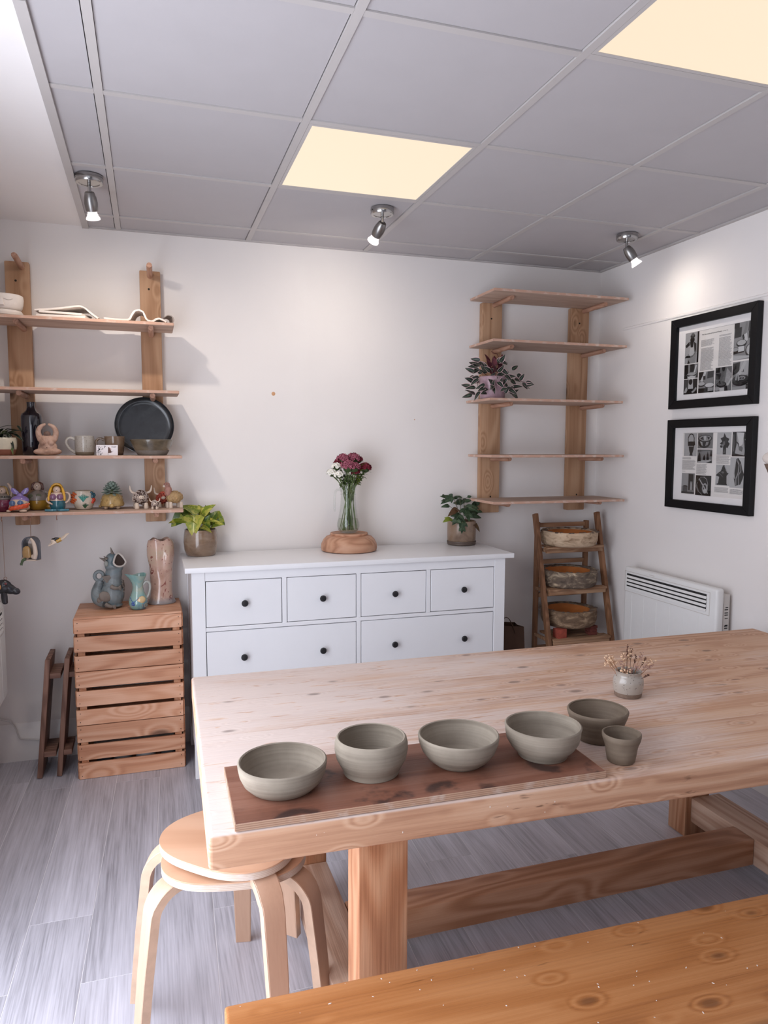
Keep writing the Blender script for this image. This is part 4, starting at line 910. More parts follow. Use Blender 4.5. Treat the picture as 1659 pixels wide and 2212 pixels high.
MB().lathe([(0, .108), (.055, .110), (.068, .106), (0, .104)], 24).build('soil', SOIL, t)
def leafat(par, base, tip, wd, mat, roll=0.0, bend=.5, fold=.22, shape=None, stem=None, stemr=.0013, sm=STEM, name='leaf', nrm=(0, 0, 1)):
    base, tip = Vector(base), Vector(tip); d = tip - base; L = d.length; d.normalize()
    x = d.cross(Vector(nrm))
    if x.length < .05: x = d.cross(Vector((.3, 0, 1)))
    x.normalize(); x = Matrix.Rotation(roll, 3, d) @ x; z = x.cross(d)
    M = Matrix(((x.x, d.x, z.x, base.x), (x.y, d.y, z.y, base.y), (x.z, d.z, z.z, base.z), (0, 0, 0, 1)))
    o = MB().leaf(M, L, wd, bend, fold, shape=shape).build(name, mat, par, recalc=False, ang=80)
    if stem:
        s = Vector(stem); mid = s.lerp(base, .6) + Vector((0, 0, .012))
        MB().tube([s, s.lerp(mid, .5) + Vector((0, 0, .006)), mid, base, base + d * L * .1], stemr, 6).build('leaf_stem', sm, par)
    return o
for b, tp, w, mm, roll in [((-.01, -.02, .205), (-.085, -.01, .262), .075, PG, .5), ((.005, -.01, .195), (.065, .0, .262), .062, PG, -.6), ((.025, .01, .16), (.04, .02, .245), .055, PGD, .9), ((-.03, -.05, .20), (-.045, -.095, .105), .085, PGY, .3),
        ((.015, -.05, .165), (.085, -.075, .185), .07, PG, -1.0), ((.0, -.06, .145), (.05, -.085, .130), .045, PGY, -.6), ((.08, -.02, .165), (.095, -.03, .215), .045, PG, 1.2), ((.085, -.03, .18), (.115, -.045, .15), .035, PGD, .3),
        ((-.05, -.03, .20), (-.01, -.05, .17), .05, PGY, -1.2), ((-.055, -.02, .205), (-.115, -.04, .198), .06, PGD, .2), ((-.085, -.04, .200), (-.142, -.05, .150), .06, PGD, -.5), ((-.07, -.05, .175), (-.15, -.06, .185), .05, PG, .4), ((-.02, .01, .15), (-.05, .03, .235), .065, PGD, .4),
        ((.0, -.03, .135), (-.005, -.07, .12), .07, PGD, 0), ((.06, .0, .15), (.08, .03, .21), .06, PG, .4), ((.035, -.03, .15), (.02, -.01, .225), .05, PGY, 1.2), ((-.04, .0, .17), (-.075, .01, .23), .06, PG, .3), ((.04, -.03, .16), (.075, -.035, .225), .06, PGD, -.4), ((-.015, -.04, .16), (-.045, -.075, .19), .06, PG, .2), ((.03, .02, .17), (.0, .03, .25), .06, PG, 0), ((.05, -.04, .15), (.105, -.06, .165), .06, PG, -.3), ((.02, -.05, .15), (.03, -.085, .195), .055, PGD, .5)]:
    leafat(t, b, tp, w * 1.15, mm, roll * .6, .5, .22, heart, (b[0] * .35, b[1] * .35, .11), nrm=(0, -.7, .7))
# -- upturned wooden bowl
BOWLW = wood('turned_bowl_wood', [sr(150, 106, 80), sr(184, 136, 108), sr(198, 154, 126)], 'X', 1.6, .5, .2, 8, fine=.2, bump=.02, tint=0)
o = MB().lathe([(0, 0), (.13, 0), (.1405, .004), (.1435, .018), (.1415, .036), (.131, .058), (.116, .073), (.098, .079), (.094, .080), (.0965, .087), (.0945, .0915), (.085, .0905), (.0845, .0895), (0, .0895)], 64).build('wooden_bowl', BOWLW, None, loc=(.962, 3.578, ZD), ang=30)
tag(o, 'upturned turned wooden bowl used as a stand under the glass jug', 'bowl')
# -- glass jug of sweet williams
ZJ = ZD + .0912
JX, JY = .958, 3.578
def glass(name, ior, col):
    g = NT(name); return g.done((*col, 1), .0, Transmission_Weight=1.0, IOR=ior)
GLASS = thinglass('jug_glass', (.955, .965, .955)); WATER = thinglass('jug_water', (.93, .95, .90))
j = thing('glass_jug', 'clear glass jug of water holding the cut flowers on the upturned bowl', 'jug', (JX, JY, ZJ))
pot('body', [(.036, .0), (.043, .003), (.053, .016), (.0575, .034), (.0565, .052), (.051, .075), (.045, .105), (.041, .135), (.0385, .165), (.038, .190), (.0385, .205), (.041, .222), (.0425, .238)], .0028, GLASS, j, 44)
MB().lathe([(0, .006), (.039, .007), (.0495, .017), (.0542, .034), (.0533, .052), (.0488, .072), (0, .072)], 36).build('water', WATER, j)
MB().tube(arc((0, 0, .196), .0395, 0, 2 * PI, 40, (1, 0, 0), (0, 1, 0))[:-1], .0012, 6, closed=True).build('rim_band', GLASS, j)
hu = Vector((-.95, -.3, 0)).normalized()
MB().tube([hu * .037 + Vector((0, 0, .214)), hu * .060 + Vector((0, 0, .221)), hu * .072 + Vector((0, 0, .216)), hu * .079 + Vector((0, 0, .200)), hu * .081 + Vector((0, 0, .160)), hu * .081 + Vector((0, 0, .125)), hu * .080 + Vector((0, 0, .112))], [.0055, .0055, .006, .006, .006, .0055, .003], 10).build('handle', GLASS, j)
def floretmat(name, c0, c1, c2):
    t = NT(name); uv = t.n('TexCoord').outputs['UV']; s = t.n('SeparateXYZ', None, i0=uv)
    return t.done(t.ramp(s.outputs[0], [(.12, c2), (.25, c0), (.62, c0), (.78, c1), (.86, c0)]), .7)
FL = {'pink': floretmat('sweet_william_pink', sr(112, 18, 48), sr(226, 150, 170), sr(230, 180, 190)), 'red': floretmat('sweet_william_red', sr(100, 6, 30), sr(140, 16, 44), sr(70, 4, 20)), 'white': floretmat('sweet_william_white', sr(236, 232, 222), sr(240, 238, 230), sr(150, 160, 90))}
GREENL = plain('flower_green', sr(56, 74, 34), .6, var=.3, vscale=80); OLIVE = plain('flower_bud_green', sr(110, 116, 44), .6, var=.3, vscale=90)
OLIVEL = uvleaf("olive_leaf", sr(112, 120, 46), sr(120, 128, 50), None, (.46, .5), .5)
def flower(dx, dy, z, r, kind, label, nfl=22, top=None):
    r *= 1.22; nfl = int(nfl * 1.5)
    t = thing('sweet_william', label, 'flower', (JX, JY, ZJ), 'cut sweet williams in the glass jug')
    h = Vector((dx, dy, z - ZJ)); nk = Vector((dx * .28, dy * .28, .215)); bt = Vector((-dx * .35 + rnd.uniform(-.012, .012), -dy * .3 + rnd.uniform(-.012, .012), .012))
    MB().tube([bt, bt.lerp(nk, .5), nk, nk.lerp(h, .55) + Vector((0, 0, .008)), h + Vector((0, 0, -r * .4))], .0018, 6).build('stem', STEM, t)
    for k in range(2):
        a = rnd.uniform(0, 2 * PI); q = rnd.uniform(.016, .032); w = rnd.uniform(.02, .046); a2 = a + rnd.uniform(-1, 1) + (PI if k else 0)
        n2 = Vector((q * math.cos(a), q * math.sin(a), .20)); b2 = Vector((w * math.cos(a2), w * math.sin(a2), .014 + .3 * max(0, w - .036)))
        MB().tube([b2, b2.lerp(n2, .5) * .98, n2, n2.lerp(h, .6), h + Vector((0, 0, -r * .5))], .0019, 6).build('stem', STEM, t)
    m = MB(); m.uv = m.bm.loops.layers.uv.new('UVMap')
    for k in range(nfl):
        q = (k + .5) / nfl; pol = math.acos(1 - q * 1.15); az = k * 2.39996
        d = Vector((math.sin(pol) * math.cos(az), math.sin(pol) * math.sin(az), math.cos(pol) * .8)); p = h + d * r * rnd.uniform(.85, 1.1)
        M = Matrix.Translation(p) @ d.normalized().to_track_quat('Z', 'Y').to_matrix().to_4x4() @ Matrix.Rotation(rnd.uniform(0, 6), 4, 'Z')
        fr_ = rnd.uniform(.0085, .0112); c = m.bm.verts.new(M @ Vector((0, 0, -.001))); N = 15
        ring = [m.bm.verts.new(M @ Vector((fr_ * (1 - .16 * (i % 3 == 0)) * math.cos(2 * PI * i / N), fr_ * (1 - .16 * (i % 3 == 0)) * math.sin(2 * PI * i / N), .0018 * (1 + math.sin(i * 2.1))))) for i in range(N)]
        for i in range(N):
            f = m.bm.faces.new((c, ring[i], ring[(i + 1) % N]))
            for lp, u in zip(f.loops, (0, 1, 1)): lp[m.uv].uv = (u, 0)
    m.build('flower_head', FL[kind], t, recalc=False, smooth=False)
    g = MB(); g.ell(h + Vector((0, 0, -r * .2)), (r * .72, r * .72, r * .6), seg=10, ring=6)
    for k in range(14):
        a = rnd.uniform(0, 2 * PI); b = h + Vector((0, 0, -r * .4)); g.tube([b, b + Vector((math.cos(a) * r * 1.0, math.sin(a) * r * 1.0, rnd.uniform(-.012, .012)))], [.0013, .0003], 4)
    g.build('calyx', GREENL, t)
    for k in range(3):
        f = rnd.uniform(.3, .8); b = nk.lerp(h, f); a = rnd.uniform(0, 2 * PI)
        leafat(t, b, b + Vector((math.cos(a) * .03, math.sin(a) * .03, rnd.uniform(-.01, .025))), .008, FLEAF, rnd.uniform(-.5, .5), .6)
FLEAF = uvleaf('flower_leaf', sr(66, 84, 40), sr(70, 88, 44), None, (.46, .5), .5)
flower(-.028, -.01, 1.430, .026, 'pink', 'pink-edged sweet william head at the top left of the bunch')
flower(.026, -.005, 1.432, .027, 'pink', 'pink-edged sweet william head at the top middle of the bunch')
flower(-.012, -.045, 1.395, .030, 'pink', 'pink-edged sweet william head in the centre front of the bunch', 28)
flower(.018, -.042, 1.390, .027, 'pink', 'pink-edged sweet william head right of the centre front one', 24)
flower(-.048, .0, 1.410, .020, 'red', 'dark crimson sweet william head on the left above the white ones', 18)
flower(.088, -.005, 1.385, .025, 'red', 'dark crimson sweet william head furthest right and lowest in the bunch', 24)
flower(.060, .015, 1.425, .016, 'red', 'small dark crimson sweet william at the upper right of the bunch', 12)
flower(.030, -.03, 1.365, .016, 'red', 'small dark crimson sweet william tucked under the pink heads', 12)
flower(-.066, -.02, 1.392, .019, 'white', 'upper white sweet william head on the left of the bunch', 13)
flower(-.090, -.02, 1.362, .019, 'white', 'white sweet william head furthest left in the bunch', 14)
flower(-.060, -.04, 1.352, .018, 'white', 'lowest white sweet william head, nearest the jug rim', 11)
for n, (dx, dz) in enumerate([(.058, 1.395), (.055, 1.345), (-.03, 1.36), (.0, 1.35), (.075, 1.36)]):
    t = thing('flower_foliage', ['feathery green bud sprig at the upper right of the bunch', 'olive leafy sprig at the lower right of the bunch', 'dark leafy sprig beside the white flowers', 'dark leafy sprig in the middle under the pink heads', 'thin leafy sprig under the rightmost crimson head'][n], 'foliage', (JX, JY, ZJ), 'green sprigs among the cut flowers')
    h = Vector((dx, -.02, dz - ZJ)); nk = Vector((dx * .3, -.005, .21)); bt = Vector((-dx * .5, rnd.uniform(-.02, .02), .012))
    MB().tube([bt, nk, h], .0016, 6).build('stem', STEM, t)
    for k in range(34):
        a = rnd.uniform(0, 2 * PI); b = nk.lerp(h, rnd.uniform(.35, 1))
        leafat(t, b, b + Vector((math.cos(a), math.sin(a) * .8, rnd.uniform(-.3, .9))) * rnd.uniform(.018, .034), .009, OLIVEL if n in (0, 1) else FLEAF, rnd.uniform(-1, 1), .5)
# -- fern in brown pot
t = thing('potted_fern', 'blue-green lobed fern in a brown pot with saucer at the right of the drawers', 'plant', (1.607, 3.622, ZD))
FERNPOT = blotch('brown_matt_glaze', [sr(104, 82, 66), sr(140, 118, 100), sr(128, 96, 66)], 8, .4, .3, .05)
pot('pot', [(.074, .020), (.077, .024), (.0785, .08), (.0775, .126), (.0765, .129)], .006, FERNPOT, t, 44, .005)
MB().lathe([(0, 0), (.074, 0), (.079, .006), (.0775, .011), (.080, .016), (.079, .021), (0, .021)], 44).build('saucer', plain('dark_saucer', sr(92, 78, 70), .5, var=.15), t)
MB().lathe([(0, .115), (.05, .118), (.07, .112), (0, .108)], 24).build('soil', SOIL, t)
FG = uvleaf('fern_frond', sr(58, 78, 54), sr(66, 88, 60), sr(92, 112, 84), (.46, .5), .5, sr(44, 64, 46)); FGL = uvleaf('fern_frond_lime', sr(128, 142, 52), sr(136, 150, 60), None, (.46, .5), .5, sr(96, 116, 40)); FGD = uvleaf('fern_frond_dry', sr(96, 68, 44), sr(66, 50, 36), None, (.4, .5), .6, sr(74, 60, 40))
FST = plain('fern_stalk', sr(92, 82, 56), .6)
def frond(az, r0, out, h, L, n, mm, droop=.3):
    u = Vector((math.cos(az), math.sin(az), 0)); s = u * r0 + Vector((0, 0, .115)); e = u * out + Vector((0, 0, h))
    mid = s.lerp(e, .5) + Vector((0, 0, .02)) - u * .006
    d = (u * (.8) + Vector((0, 0, .55 - droop * 2))).normalized(); tip = e + d * L
    MB().tube([s, mid, e], .0011, 5).build('stalk', FST, t)
    L *= 1.12; o = leafat(t, e, e + d * L, L * .42, mm, rnd.uniform(-.4, .4), .5, .15, name='frond', nrm=(0, -.9, .5))
    side = d.cross(Vector((0, 0, 1))).normalized()
    for k in range(n):
        f = .18 + .62 * k / max(1, n - 1); b = e.lerp(tip, f)
        for sg in (-1, 1):
            q = b + (side * sg * .8 + d * .55 + Vector((0, 0, rnd.uniform(-.5, .3)))).normalized() * L * (.55 - .3 * f)
            leafat(o, b, q, L * .25, mm, rnd.uniform(-.5, .5), .5, .1, name='lobe', nrm=(0, -.9, .5))
for a in [(170, .02, .05, .255, .075, 2, FG, .35), (150, .02, .045, .245, .07, 2, FG, .1), (185, .03, .095, .215, .05, 1, FG, .25), (195, .03, .10, .150, .06, 1, FGL, .3), (215, .03, .055, .175, .085, 2, FG, .5), (200, .02, .05, .20, .075, 1, FGD, .4), (230, .035, .06, .145, .08, 2, FG, .62),
          (90, .01, .02, .25, .07, 2, FG, .2), (60, .02, .03, .21, .085, 2, FG, .0), (30, .02, .045, .225, .075, 2, FG, .1), (10, .03, .06, .175, .085, 2, FG, .05), (350, .03, .045, .165, .075, 2, FG, .2), (330, .03, .05, .155, .06, 1, FG, .3), (275, .02, .02, .21, .085, 2, FG, .3), (300, .03, .06, .125, .06, 1, FGD, .6), (250, .02, .03, .2, .09, 2, FG, .45), (5, .02, .08, .2, .06, 1, FG, .02)]:
    frond(R(a[0] + 18), *a[1:])
# ================================================================== striped plant on the corner shelves
LIL = blotch('lilac_glaze', [sr(150, 120, 132), sr(184, 152, 162), sr(170, 152, 158)], 11, .5, .2, .03)
TR = uvleaf('striped_leaf', sr(36, 46, 40), sr(206, 176, 176), sr(108, 118, 104), (.36, .42), .4, sr(58, 70, 56)); TP = uvleaf('plum_leaf', sr(96, 46, 56), sr(120, 62, 70), None, (.44, .5), .5, sr(112, 56, 64)); PST = plain('plum_stem', sr(80, 26, 36), .5)
t = thing('striped_plant', 'dark striped-leaf trailing plant in a lilac pot on the corner shelves', 'plant', (1.724, 3.51, RZ[2] + .0006))
pot('pot', [(.060, 0), (.0645, .003), (.068, .05), (.0715, .095), (.073, .112), (.0715, .114)], .005, LIL, t, 40, .02, .5)
MB().lathe([(0, .098), (.05, .10), (.062, .096), (0, .092)], 24).build('soil', SOIL, t)
tl = []
for k in range(60):
    az = rnd.uniform(0, 2 * PI); rr = rnd.uniform(.02, .105); h = rnd.uniform(.05, .175) + (.035 if rr < .06 else 0) - (.05 if rr > .085 else 0)
    tl.append((Vector((rr * math.cos(az) * 1.12 - .008, rr * math.sin(az) * .75 - .012, h)), az))
for p in [(-.115, -.02, .135), (-.12, -.02, .085), (-.11, -.03, .055), (-.09, -.04, .035), (-.06, -.06, .05), (-.03, -.07, .06), (.02, -.075, .07), (.075, -.06, .065), (.10, -.05, .10), (.12, -.04, .13), (.145, -.05, .085), (.16, -.05, .075), (-.075, -.05, .15), (-.1, -.03, .165), (0, -.06, .135), (-.045, -.06, .135), (-.05, -.075, .095), (-.015, -.08, .10), (.045, -.075, .095), (.055, -.07, .05), (-.075, -.065, .07), (.0, -.082, .08), (.03, -.08, .045), (-.035, -.08, .04), (.085, -.055, .03), (.04, -.06, .12), (.09, -.04, .15)]:
    tl.append((Vector(p), math.atan2(p[1], p[0])))
for p, az in tl:
    d = Vector((math.cos(az + rnd.uniform(-.6, .6)), math.sin(az + rnd.uniform(-.6, .6)) * .8, rnd.uniform(-.8, .7))).normalized()
    leafat(t, p, p + d * rnd.uniform(.044, .060), rnd.uniform(.025, .032), TR, rnd.uniform(-.6, .6), .4, .22, nrm=(rnd.uniform(-.5, .5), -1, rnd.uniform(.1, .9)))
for (x, y, z), az in [((.13, -.05, .098), .9), ((.165, -.055, .09), -.2), ((.15, -.05, .085), -.9)]:
    leafat(t, (x, y, z), (x + .042 * math.cos(az), y - .01, z + .042 * math.sin(az)), .026, TR, .2, .3, nrm=(0, -1, .3))
for k in range(9):
    az = rnd.uniform(0, 6.28); b = Vector((.015 + .03 * math.cos(az), .01 + .02 * math.sin(az), rnd.uniform(.13, .185)))
    leafat(t, b, b + Vector((.02 * math.cos(az), .01 * math.sin(az), rnd.uniform(.04, .06))), .034, TP, rnd.uniform(-.6, .6), .3, nrm=(0, -1, .2))
MB().tube([(.01, 0, .10), (.02, 0, .17), (.03, -.005, .215), (.02, -.01, .232), (.0, -.015, .236), (-.02, -.02, .243)], .0014, 6).tube([(.02, 0, .13), (.0, 0, .18), (.02, -.01, .2), (.026, 0, .215)], .0012, 6).build('trailing_stem', PST, t)
MB().tube([(.03, -.02, .11), (.07, -.04, .125), (.11, -.045, .115), (.145, -.05, .09), (.165, -.055, .088)], .0013, 6).tube([(-.02, -.02, .11), (-.07, -.03, .13), (-.1, -.03, .10), (-.1, -.03, .06)], .0013, 6).build('trailing_stem', PST, t)
# ================================================================== left shelves, top board
z0 = LZ[0] + .0006
t = thing('face_planter', 'white clay planter with a sleeping face, cut by the left edge of the photo', 'planter', (-.575, 3.545, z0))
MB().lathe([(0, .0), (.060, 0), (.068, .006), (.070, .016), (.064, .026), (0, .028)], 32, wob=.02).build('base_ring', BISQUE, t)
pot('head', [(.058, .028), (.066, .036), (.071, .055), (.073, .075), (.072, .088), (.071, .090)], .006, BISQUE, t, 40, .015, 1)
m = MB()
for a in (-70, -36 - 74):
    aa = R(a); c = [(.0725 * math.cos(aa + s), .0725 * math.sin(aa + s), .070 - .006 * math.cos(s * 6)) for s in [(-.24 + .48 * i / 8) for i in range(9)]]
    m.tube(c, .0016, 6)
m.build('eyelids', plain('bisque_shade', sr(206, 196, 190), .8), t)
a = R(-90); MB().prism([(-.009, .040), (.009, .040), (.004, .072), (-.004, .072)], .014, Matrix(((1, 0, 0, 0), (0, 0, -1, -.066), (0, 1, 0, 0), (0, 0, 0, 1)))).build('nose', BISQUE, t, bev=.002)
def slab(name, label, pts, z, th, tilt, mm=BISQUE, grp='white clay sheets drying on the top left board'):
    cx = sum(p[0] for p in pts) / len(pts); cy = sum(p[1] for p in pts) / len(pts)
    o = MB().prism([(a - cx, b - cy) for a, b in pts], th).build(name, mm, None, bev=.0015, loc=(cx, cy, z)); o.rotation_euler = tilt
    return tag(o, label, 'clay sheet', grp)
slab('clay_sheet', 'bottom white clay sheet of the flat pile on the top left board', [(-.445, 3.47), (-.25, 3.462), (-.225, 3.55), (-.25, 3.66), (-.42, 3.665)], z0, .011, (0, 0, 0))
slab('clay_sheet', 'middle white clay sheet of the pile, slightly tilted', [(-.44, 3.48), (-.27, 3.475), (-.23, 3.56), (-.27, 3.65), (-.41, 3.655)], z0 + .0175, .009, (.015, .02, .06))
def ribbon(name, prof, y0, y1, th, mm, label, cat, skew=.0):
    m = MB(); n = len(prof); P_ = [Vector((x, 0, z)) for x, z in prof]; up = []
    for i in range(n):
        tg = (P_[min(i + 1, n - 1)] - P_[max(i - 1, 0)]).normalized(); up.append(Vector((-tg.z, 0, tg.x)))
    rows = []
    for y, sk in ((y0, 0), ((y0 + y1) / 2, skew * .5), (y1, skew)):
        rows.append(([m.bm.verts.new(p + Vector((sk + rnd.uniform(-.002, .002), y, 0))) for p in P_], [m.bm.verts.new(p + u * th + Vector((sk, y, 0))) for p, u in zip(P_, up)]))
    for (a, b), (c, d) in zip(rows, rows[1:]):
        for i in range(n - 1): m.bm.faces.new((a[i], a[i + 1], c[i + 1], c[i])); m.bm.faces.new((b[i], d[i], d[i + 1], b[i + 1]))
        m.bm.faces.new((a[0], c[0], d[0], b[0])); m.bm.faces.new((a[-1], b[-1], d[-1], c[-1]))
    for a, b in (rows[0], rows[-1]):
        for i in range(n - 1): m.bm.faces.new((a[i], b[i], b[i + 1], a[i + 1]))
    return tag(m.build(name, mm, None, ang=50), label, cat)
ribbon('clay_sheet', [(-.452, z0 + .026), (-.40, z0 + .031), (-.34, z0 + .040), (-.29, z0 + .050), (-.270, z0 + .052), (-.255, z0 + .046), (-.228, z0 + .024), (-.200, z0 + .004)], 3.485, 3.65, .007, BISQUE, 'topmost white clay sheet of the pile, peaked towards the right', 'clay sheet', .02)['group'] = 'white clay sheets drying on the top left board'
hump = [(-.175, .004), (-.14, .0005), (-.10, .0005), (-.078, .001), (-.066, .006), (-.058, .020), (-.050, .036), (-.040, .044), (-.026, .047), (-.014, .040), (-.008, .028), (-.002, .012), (.008, .003), (.022, .0005), (.034, .003), (.044, .011), (.056, .014), (.070, .010), (.082, .003), (.086, .001)]
ribbon('clay_drape', [(x, z + z0) for x, z in hump], 3.47, 3.60, .0075, BISQUE, 'white draped clay sheet with a hump, right of the flat pile', 'clay sheet', .01)
slab('clay_offcut', 'thin white clay offcut lying behind the draped sheet', [(-.17, 3.615), (-.08, 3.61), (-.06, 3.67), (-.15, 3.675)], z0, .006, (0, -.05, .1), BISQUE, 'clay offcuts on the top left board')
ribbon('clay_curl', [(.100 + .019 * math.cos(a) , z0 + .0195 + .0185 * math.sin(a)) for a in [R(150 - 290 * i / 14) for i in range(15)]], 3.50, 3.60, .004, plain('grey_clay', sr(168, 156, 150), .85, var=.1, vscale=40, bump=.1), 'grey curled clay strip at the right end of the top left board', 'clay strip', -.012)
# ================================================================== left shelves, third board
z0 = LZ[2] + .0006
t = thing('potted_hoya', 'dark narrow-leaf plant in a cream and terracotta pot at the left edge', 'plant', (-.617, 3.55, z0))
pot('pot', [(.0622, .026), (.0655, .04), (.0665, .065), (.0655, .076)], .005, plain('cream_glaze', sr(206, 198, 178), .4, var=.06), t, 36)
MB().lathe([(0, 0), (.050, 0), (.056, .006), (.0622, .026), (0, .026)], 36).build('terracotta_base', plain('terracotta', sr(142, 92, 74), .75, var=.1), t)
HOY = uvleaf('hoya_leaf', sr(34, 42, 36), sr(128, 140, 112), sr(52, 62, 50), (.42, .47), .4); HOG = uvleaf('hoya_leaf_lime', sr(96, 116, 58), sr(150, 160, 100), None, (.40, .47), .4)
MB().lathe([(0, .066), (.05, .068), (.058, .064), (0, .06)], 20).build('soil', SOIL, t)
for k in range(20):
    az = rnd.uniform(-1.6, 1.2) if k % 4 else rnd.uniform(1.6, 4); b = Vector((.025 * math.cos(az), .025 * math.sin(az), rnd.uniform(.075, .11)))
    leafat(t, b, b + Vector((math.cos(az) * rnd.uniform(.04, .07), math.sin(az) * .05, rnd.uniform(-.01, .05))), .019, HOY, rnd.uniform(-.5, .5), .7, .2, stem=(0, 0, .065))
for b, q, mm in [((.03, -.03, .10), (.075, -.06, .03), HOY), ((.035, -.02, .09), (.06, -.065, .012), HOG), ((.07, -.01, .13), (.095, -.02, .105), HOY), ((.05, .0, .095), (.10, -.03, .075), HOY), ((.0, -.03, .115), (.055, -.05, .145), HOY), ((-.02, -.05, .085), (.03, -.07, .06), HOG)]:
    leafat(t, b, q, .017, mm, .3, .5)
PKP = plain('pink_petal', sr(226, 188, 190), .6)
m = MB()
for k in range(5): m.ell((-.012 + .010 * math.cos(k * 1.257), -.062, .115 + .010 * math.sin(k * 1.257)), (.009, .003, .009), (0, 0, 0), 8, 6)
m.build('blossom', PKP, t)
t = thing('navy_bottle', 'tall glossy navy bottle vase with narrow neck, in front of the left upright', 'vase', (-.498, 3.605, z0))
NAVY = blotch('navy_glaze', [sr(14, 13, 22), sr(26, 24, 38), sr(44, 36, 46)], 16, .16, .9, .15)
pot('body', [(.037, 0), (.040, .004), (.0425, .06), (.0435, .12), (.0430, .172), (.040, .183), (.030, .190), (.0215, .199), (.0175, .212), (.0165, .224), (.0172, .232), (.018, .235)], .003, NAVY, t, 40, .004)
FIGC = blotch('smoked_clay', [sr(120, 92, 78), sr(178, 144, 126), sr(196, 166, 150)], 22, .7, 0, .25)
t = thing('seated_figurine', 'mottled clay seated figurine with arms arched overhead, beside the navy bottle', 'figurine', (-.427, 3.535, z0))
m = MB()
m.ell((0, 0, .034), (.040, .030, .034)).ell((0, 0, .064), (.036, .026, .026)).ell((-.022, -.008, .016), (.036, .026, .015), (0, 0, .3)).ell((.024, -.008, .016), (.036, .026, .015), (0, 0, -.3)).ell((0, -.022, .012), (.04, .018, .012)).ell((.012, -.028, .016), (.03, .012, .011), (0, 0, .25))
m.ell((-.016, -.023, .055), (.0125, .011, .0115)).ell((.017, -.023, .055), (.0125, .011, .0115)).ell((0, 0, .084), (.012, .012, .012))
for s in (-1, 1): m.tube([(s * .027, 0, .066), (s * .034, 0, .088), (s * .035, 0, .106), (s * .028, -.002, .122), (s * .016, -.003, .132), (s * .004, -.004, .137)], [.013, .0125, .0115, .010, .0075, .0045], 12)
m.build('body', FIGC, t, remesh=.0022)
MB().ell((0, -.003, .093), (.0145, .0135, .0135), seg=14, ring=10).build('head', plain('smoked_clay_dark', sr(112, 88, 78), .7, var=.25, vscale=90), t)
MB().ell((0, -.0305, .034), (.0018, .0012, .0018), seg=8, ring=6).ell((-.004, -.0165, .094), (.0012, .001, .0012), seg=6, ring=4).ell((.004, -.0165, .094), (.0012, .001, .0012), seg=6, ring=4).build('navel_and_eyes', SOIL, t)
def mug(label, x, y, prof, th, mm, mb_, hz, hr, hx, h2):
    t = thing('mug', label, 'mug', (x, y, z0), 'handmade mugs on the third left board')
    zb = prof[1][1]; pot('body', prof, th, mm, t, 44)
    r0 = prof[0][0]; MB().lathe([(0, -.0), (r0 - .005, .0), (r0 - .001, .003), (r0, prof[0][1]), (0, prof[0][1])], 44).build('bare_base', mb_, t)
    MB().tube([(-hx, 0, hz), (-hx - hr * .55, 0, hz + .008), (-hx - hr * .95, 0, hz - .002), (-hx - hr, 0, hz - .018), (-hx - hr * .8, 0, hz - .034), (-hx - hr * .4, 0, hz - .05), (-h2, 0, hz - .06)], [.0042, .004, .0038, .0038, .0038, .004, .0045], 10, ell=(1, 1.5)).build('handle', mm, t)
mug('pale grey speckled mug with handle to the left, third left board', -.277, 3.56, [(.0405, .014), (.0415, .018), (.0418, .05), (.0410, .084), (.0405, .086)], .003, speck('grey_mug_glaze', sr(172, 166, 158), (.09, .07, .06), .25, 230, .3), plain('olive_clay', sr(104, 92, 76), .7, var=.1), .070, .036, .040, .038)
mug('brown streaked mug behind the little cards, third left board', -.150, 3.575, [(.0375, .012), (.0395, .016), (.0430, .05), (.0452, .083), (.0455, .085)], .003, blotch('brown_mug_glaze', [sr(84, 66, 52), sr(118, 96, 78), sr(136, 120, 104)], 10, .2, .6, .03, (1, 1, 2)), plain('brown_clay', sr(92, 72, 56), .7, var=.1), .068, .036, .043, .040)
t = thing('round_plate', 'large round charcoal plate leaning against the right-hand upright', 'plate', (-.018, 3.647, z0 + .0035), rot=(R(-7.5), 0, 0))
BLK = blotch('charcoal_glaze', [sr(26, 28, 31), sr(42, 45, 49), sr(66, 70, 74)], 8, .3, .5, .04, (1, 1, 1), 1.2)
MR = Matrix.Translation((0, 0, .134)) @ Matrix.Rotation(PI / 2, 4, 'X')
MB().lathe([(0, 0), (.10, 0), (.118, .004), (.1325, .016), (.134, .021), (.1315, .0215), (.126, .013), (.114, .0075), (.10, .006), (0, .0055)], 72, M=MR).build('plate', BLK, t, ang=60)
MB().lathe([(.1155, .0085), (.1185, .0100), (.1185, .0104), (.1155, .0090)], 72, M=MR).build('rim_line', plain('plate_rim_line', sr(86, 92, 96), .35), t)
t = thing('stoneware_bowl', 'olive-brown flared bowl standing in front of the charcoal plate', 'bowl', (.013, 3.530, z0))
pot('body', [(.0762, .0225), (.0845, .040), (.0925, .060), (.0962, .070), (.0960, .071)], .004, blotch('olive_glaze', [sr(58, 50, 38), sr(96, 84, 66), sr(122, 110, 92)], 12, .25, .5, .03, (1, 1, 2)), t, 56)
MB().lathe([(0, 0), (.061, 0), (.064, .002), (.0762, .0224), (0, .0224)], 56).build('bare_base', plain('grey_clay_base', sr(118, 110, 102), .8, var=.12, vscale=120), t)
CARD = plain('card_white', sr(228, 222, 226), .6); CBR = plain('card_brown', sr(92, 66, 60), .7); CINK = plain('card_ink', sr(40, 32, 40), .7)
def card(label, x, rz):
    t = thing('small_card', label, 'card', (x, 3.476, z0), 'small cards propped by the brown mug', rot=(R(-9), 0, rz)); return t
t = card('small white card covered with black pattern, left of the pair', -.199, R(8))
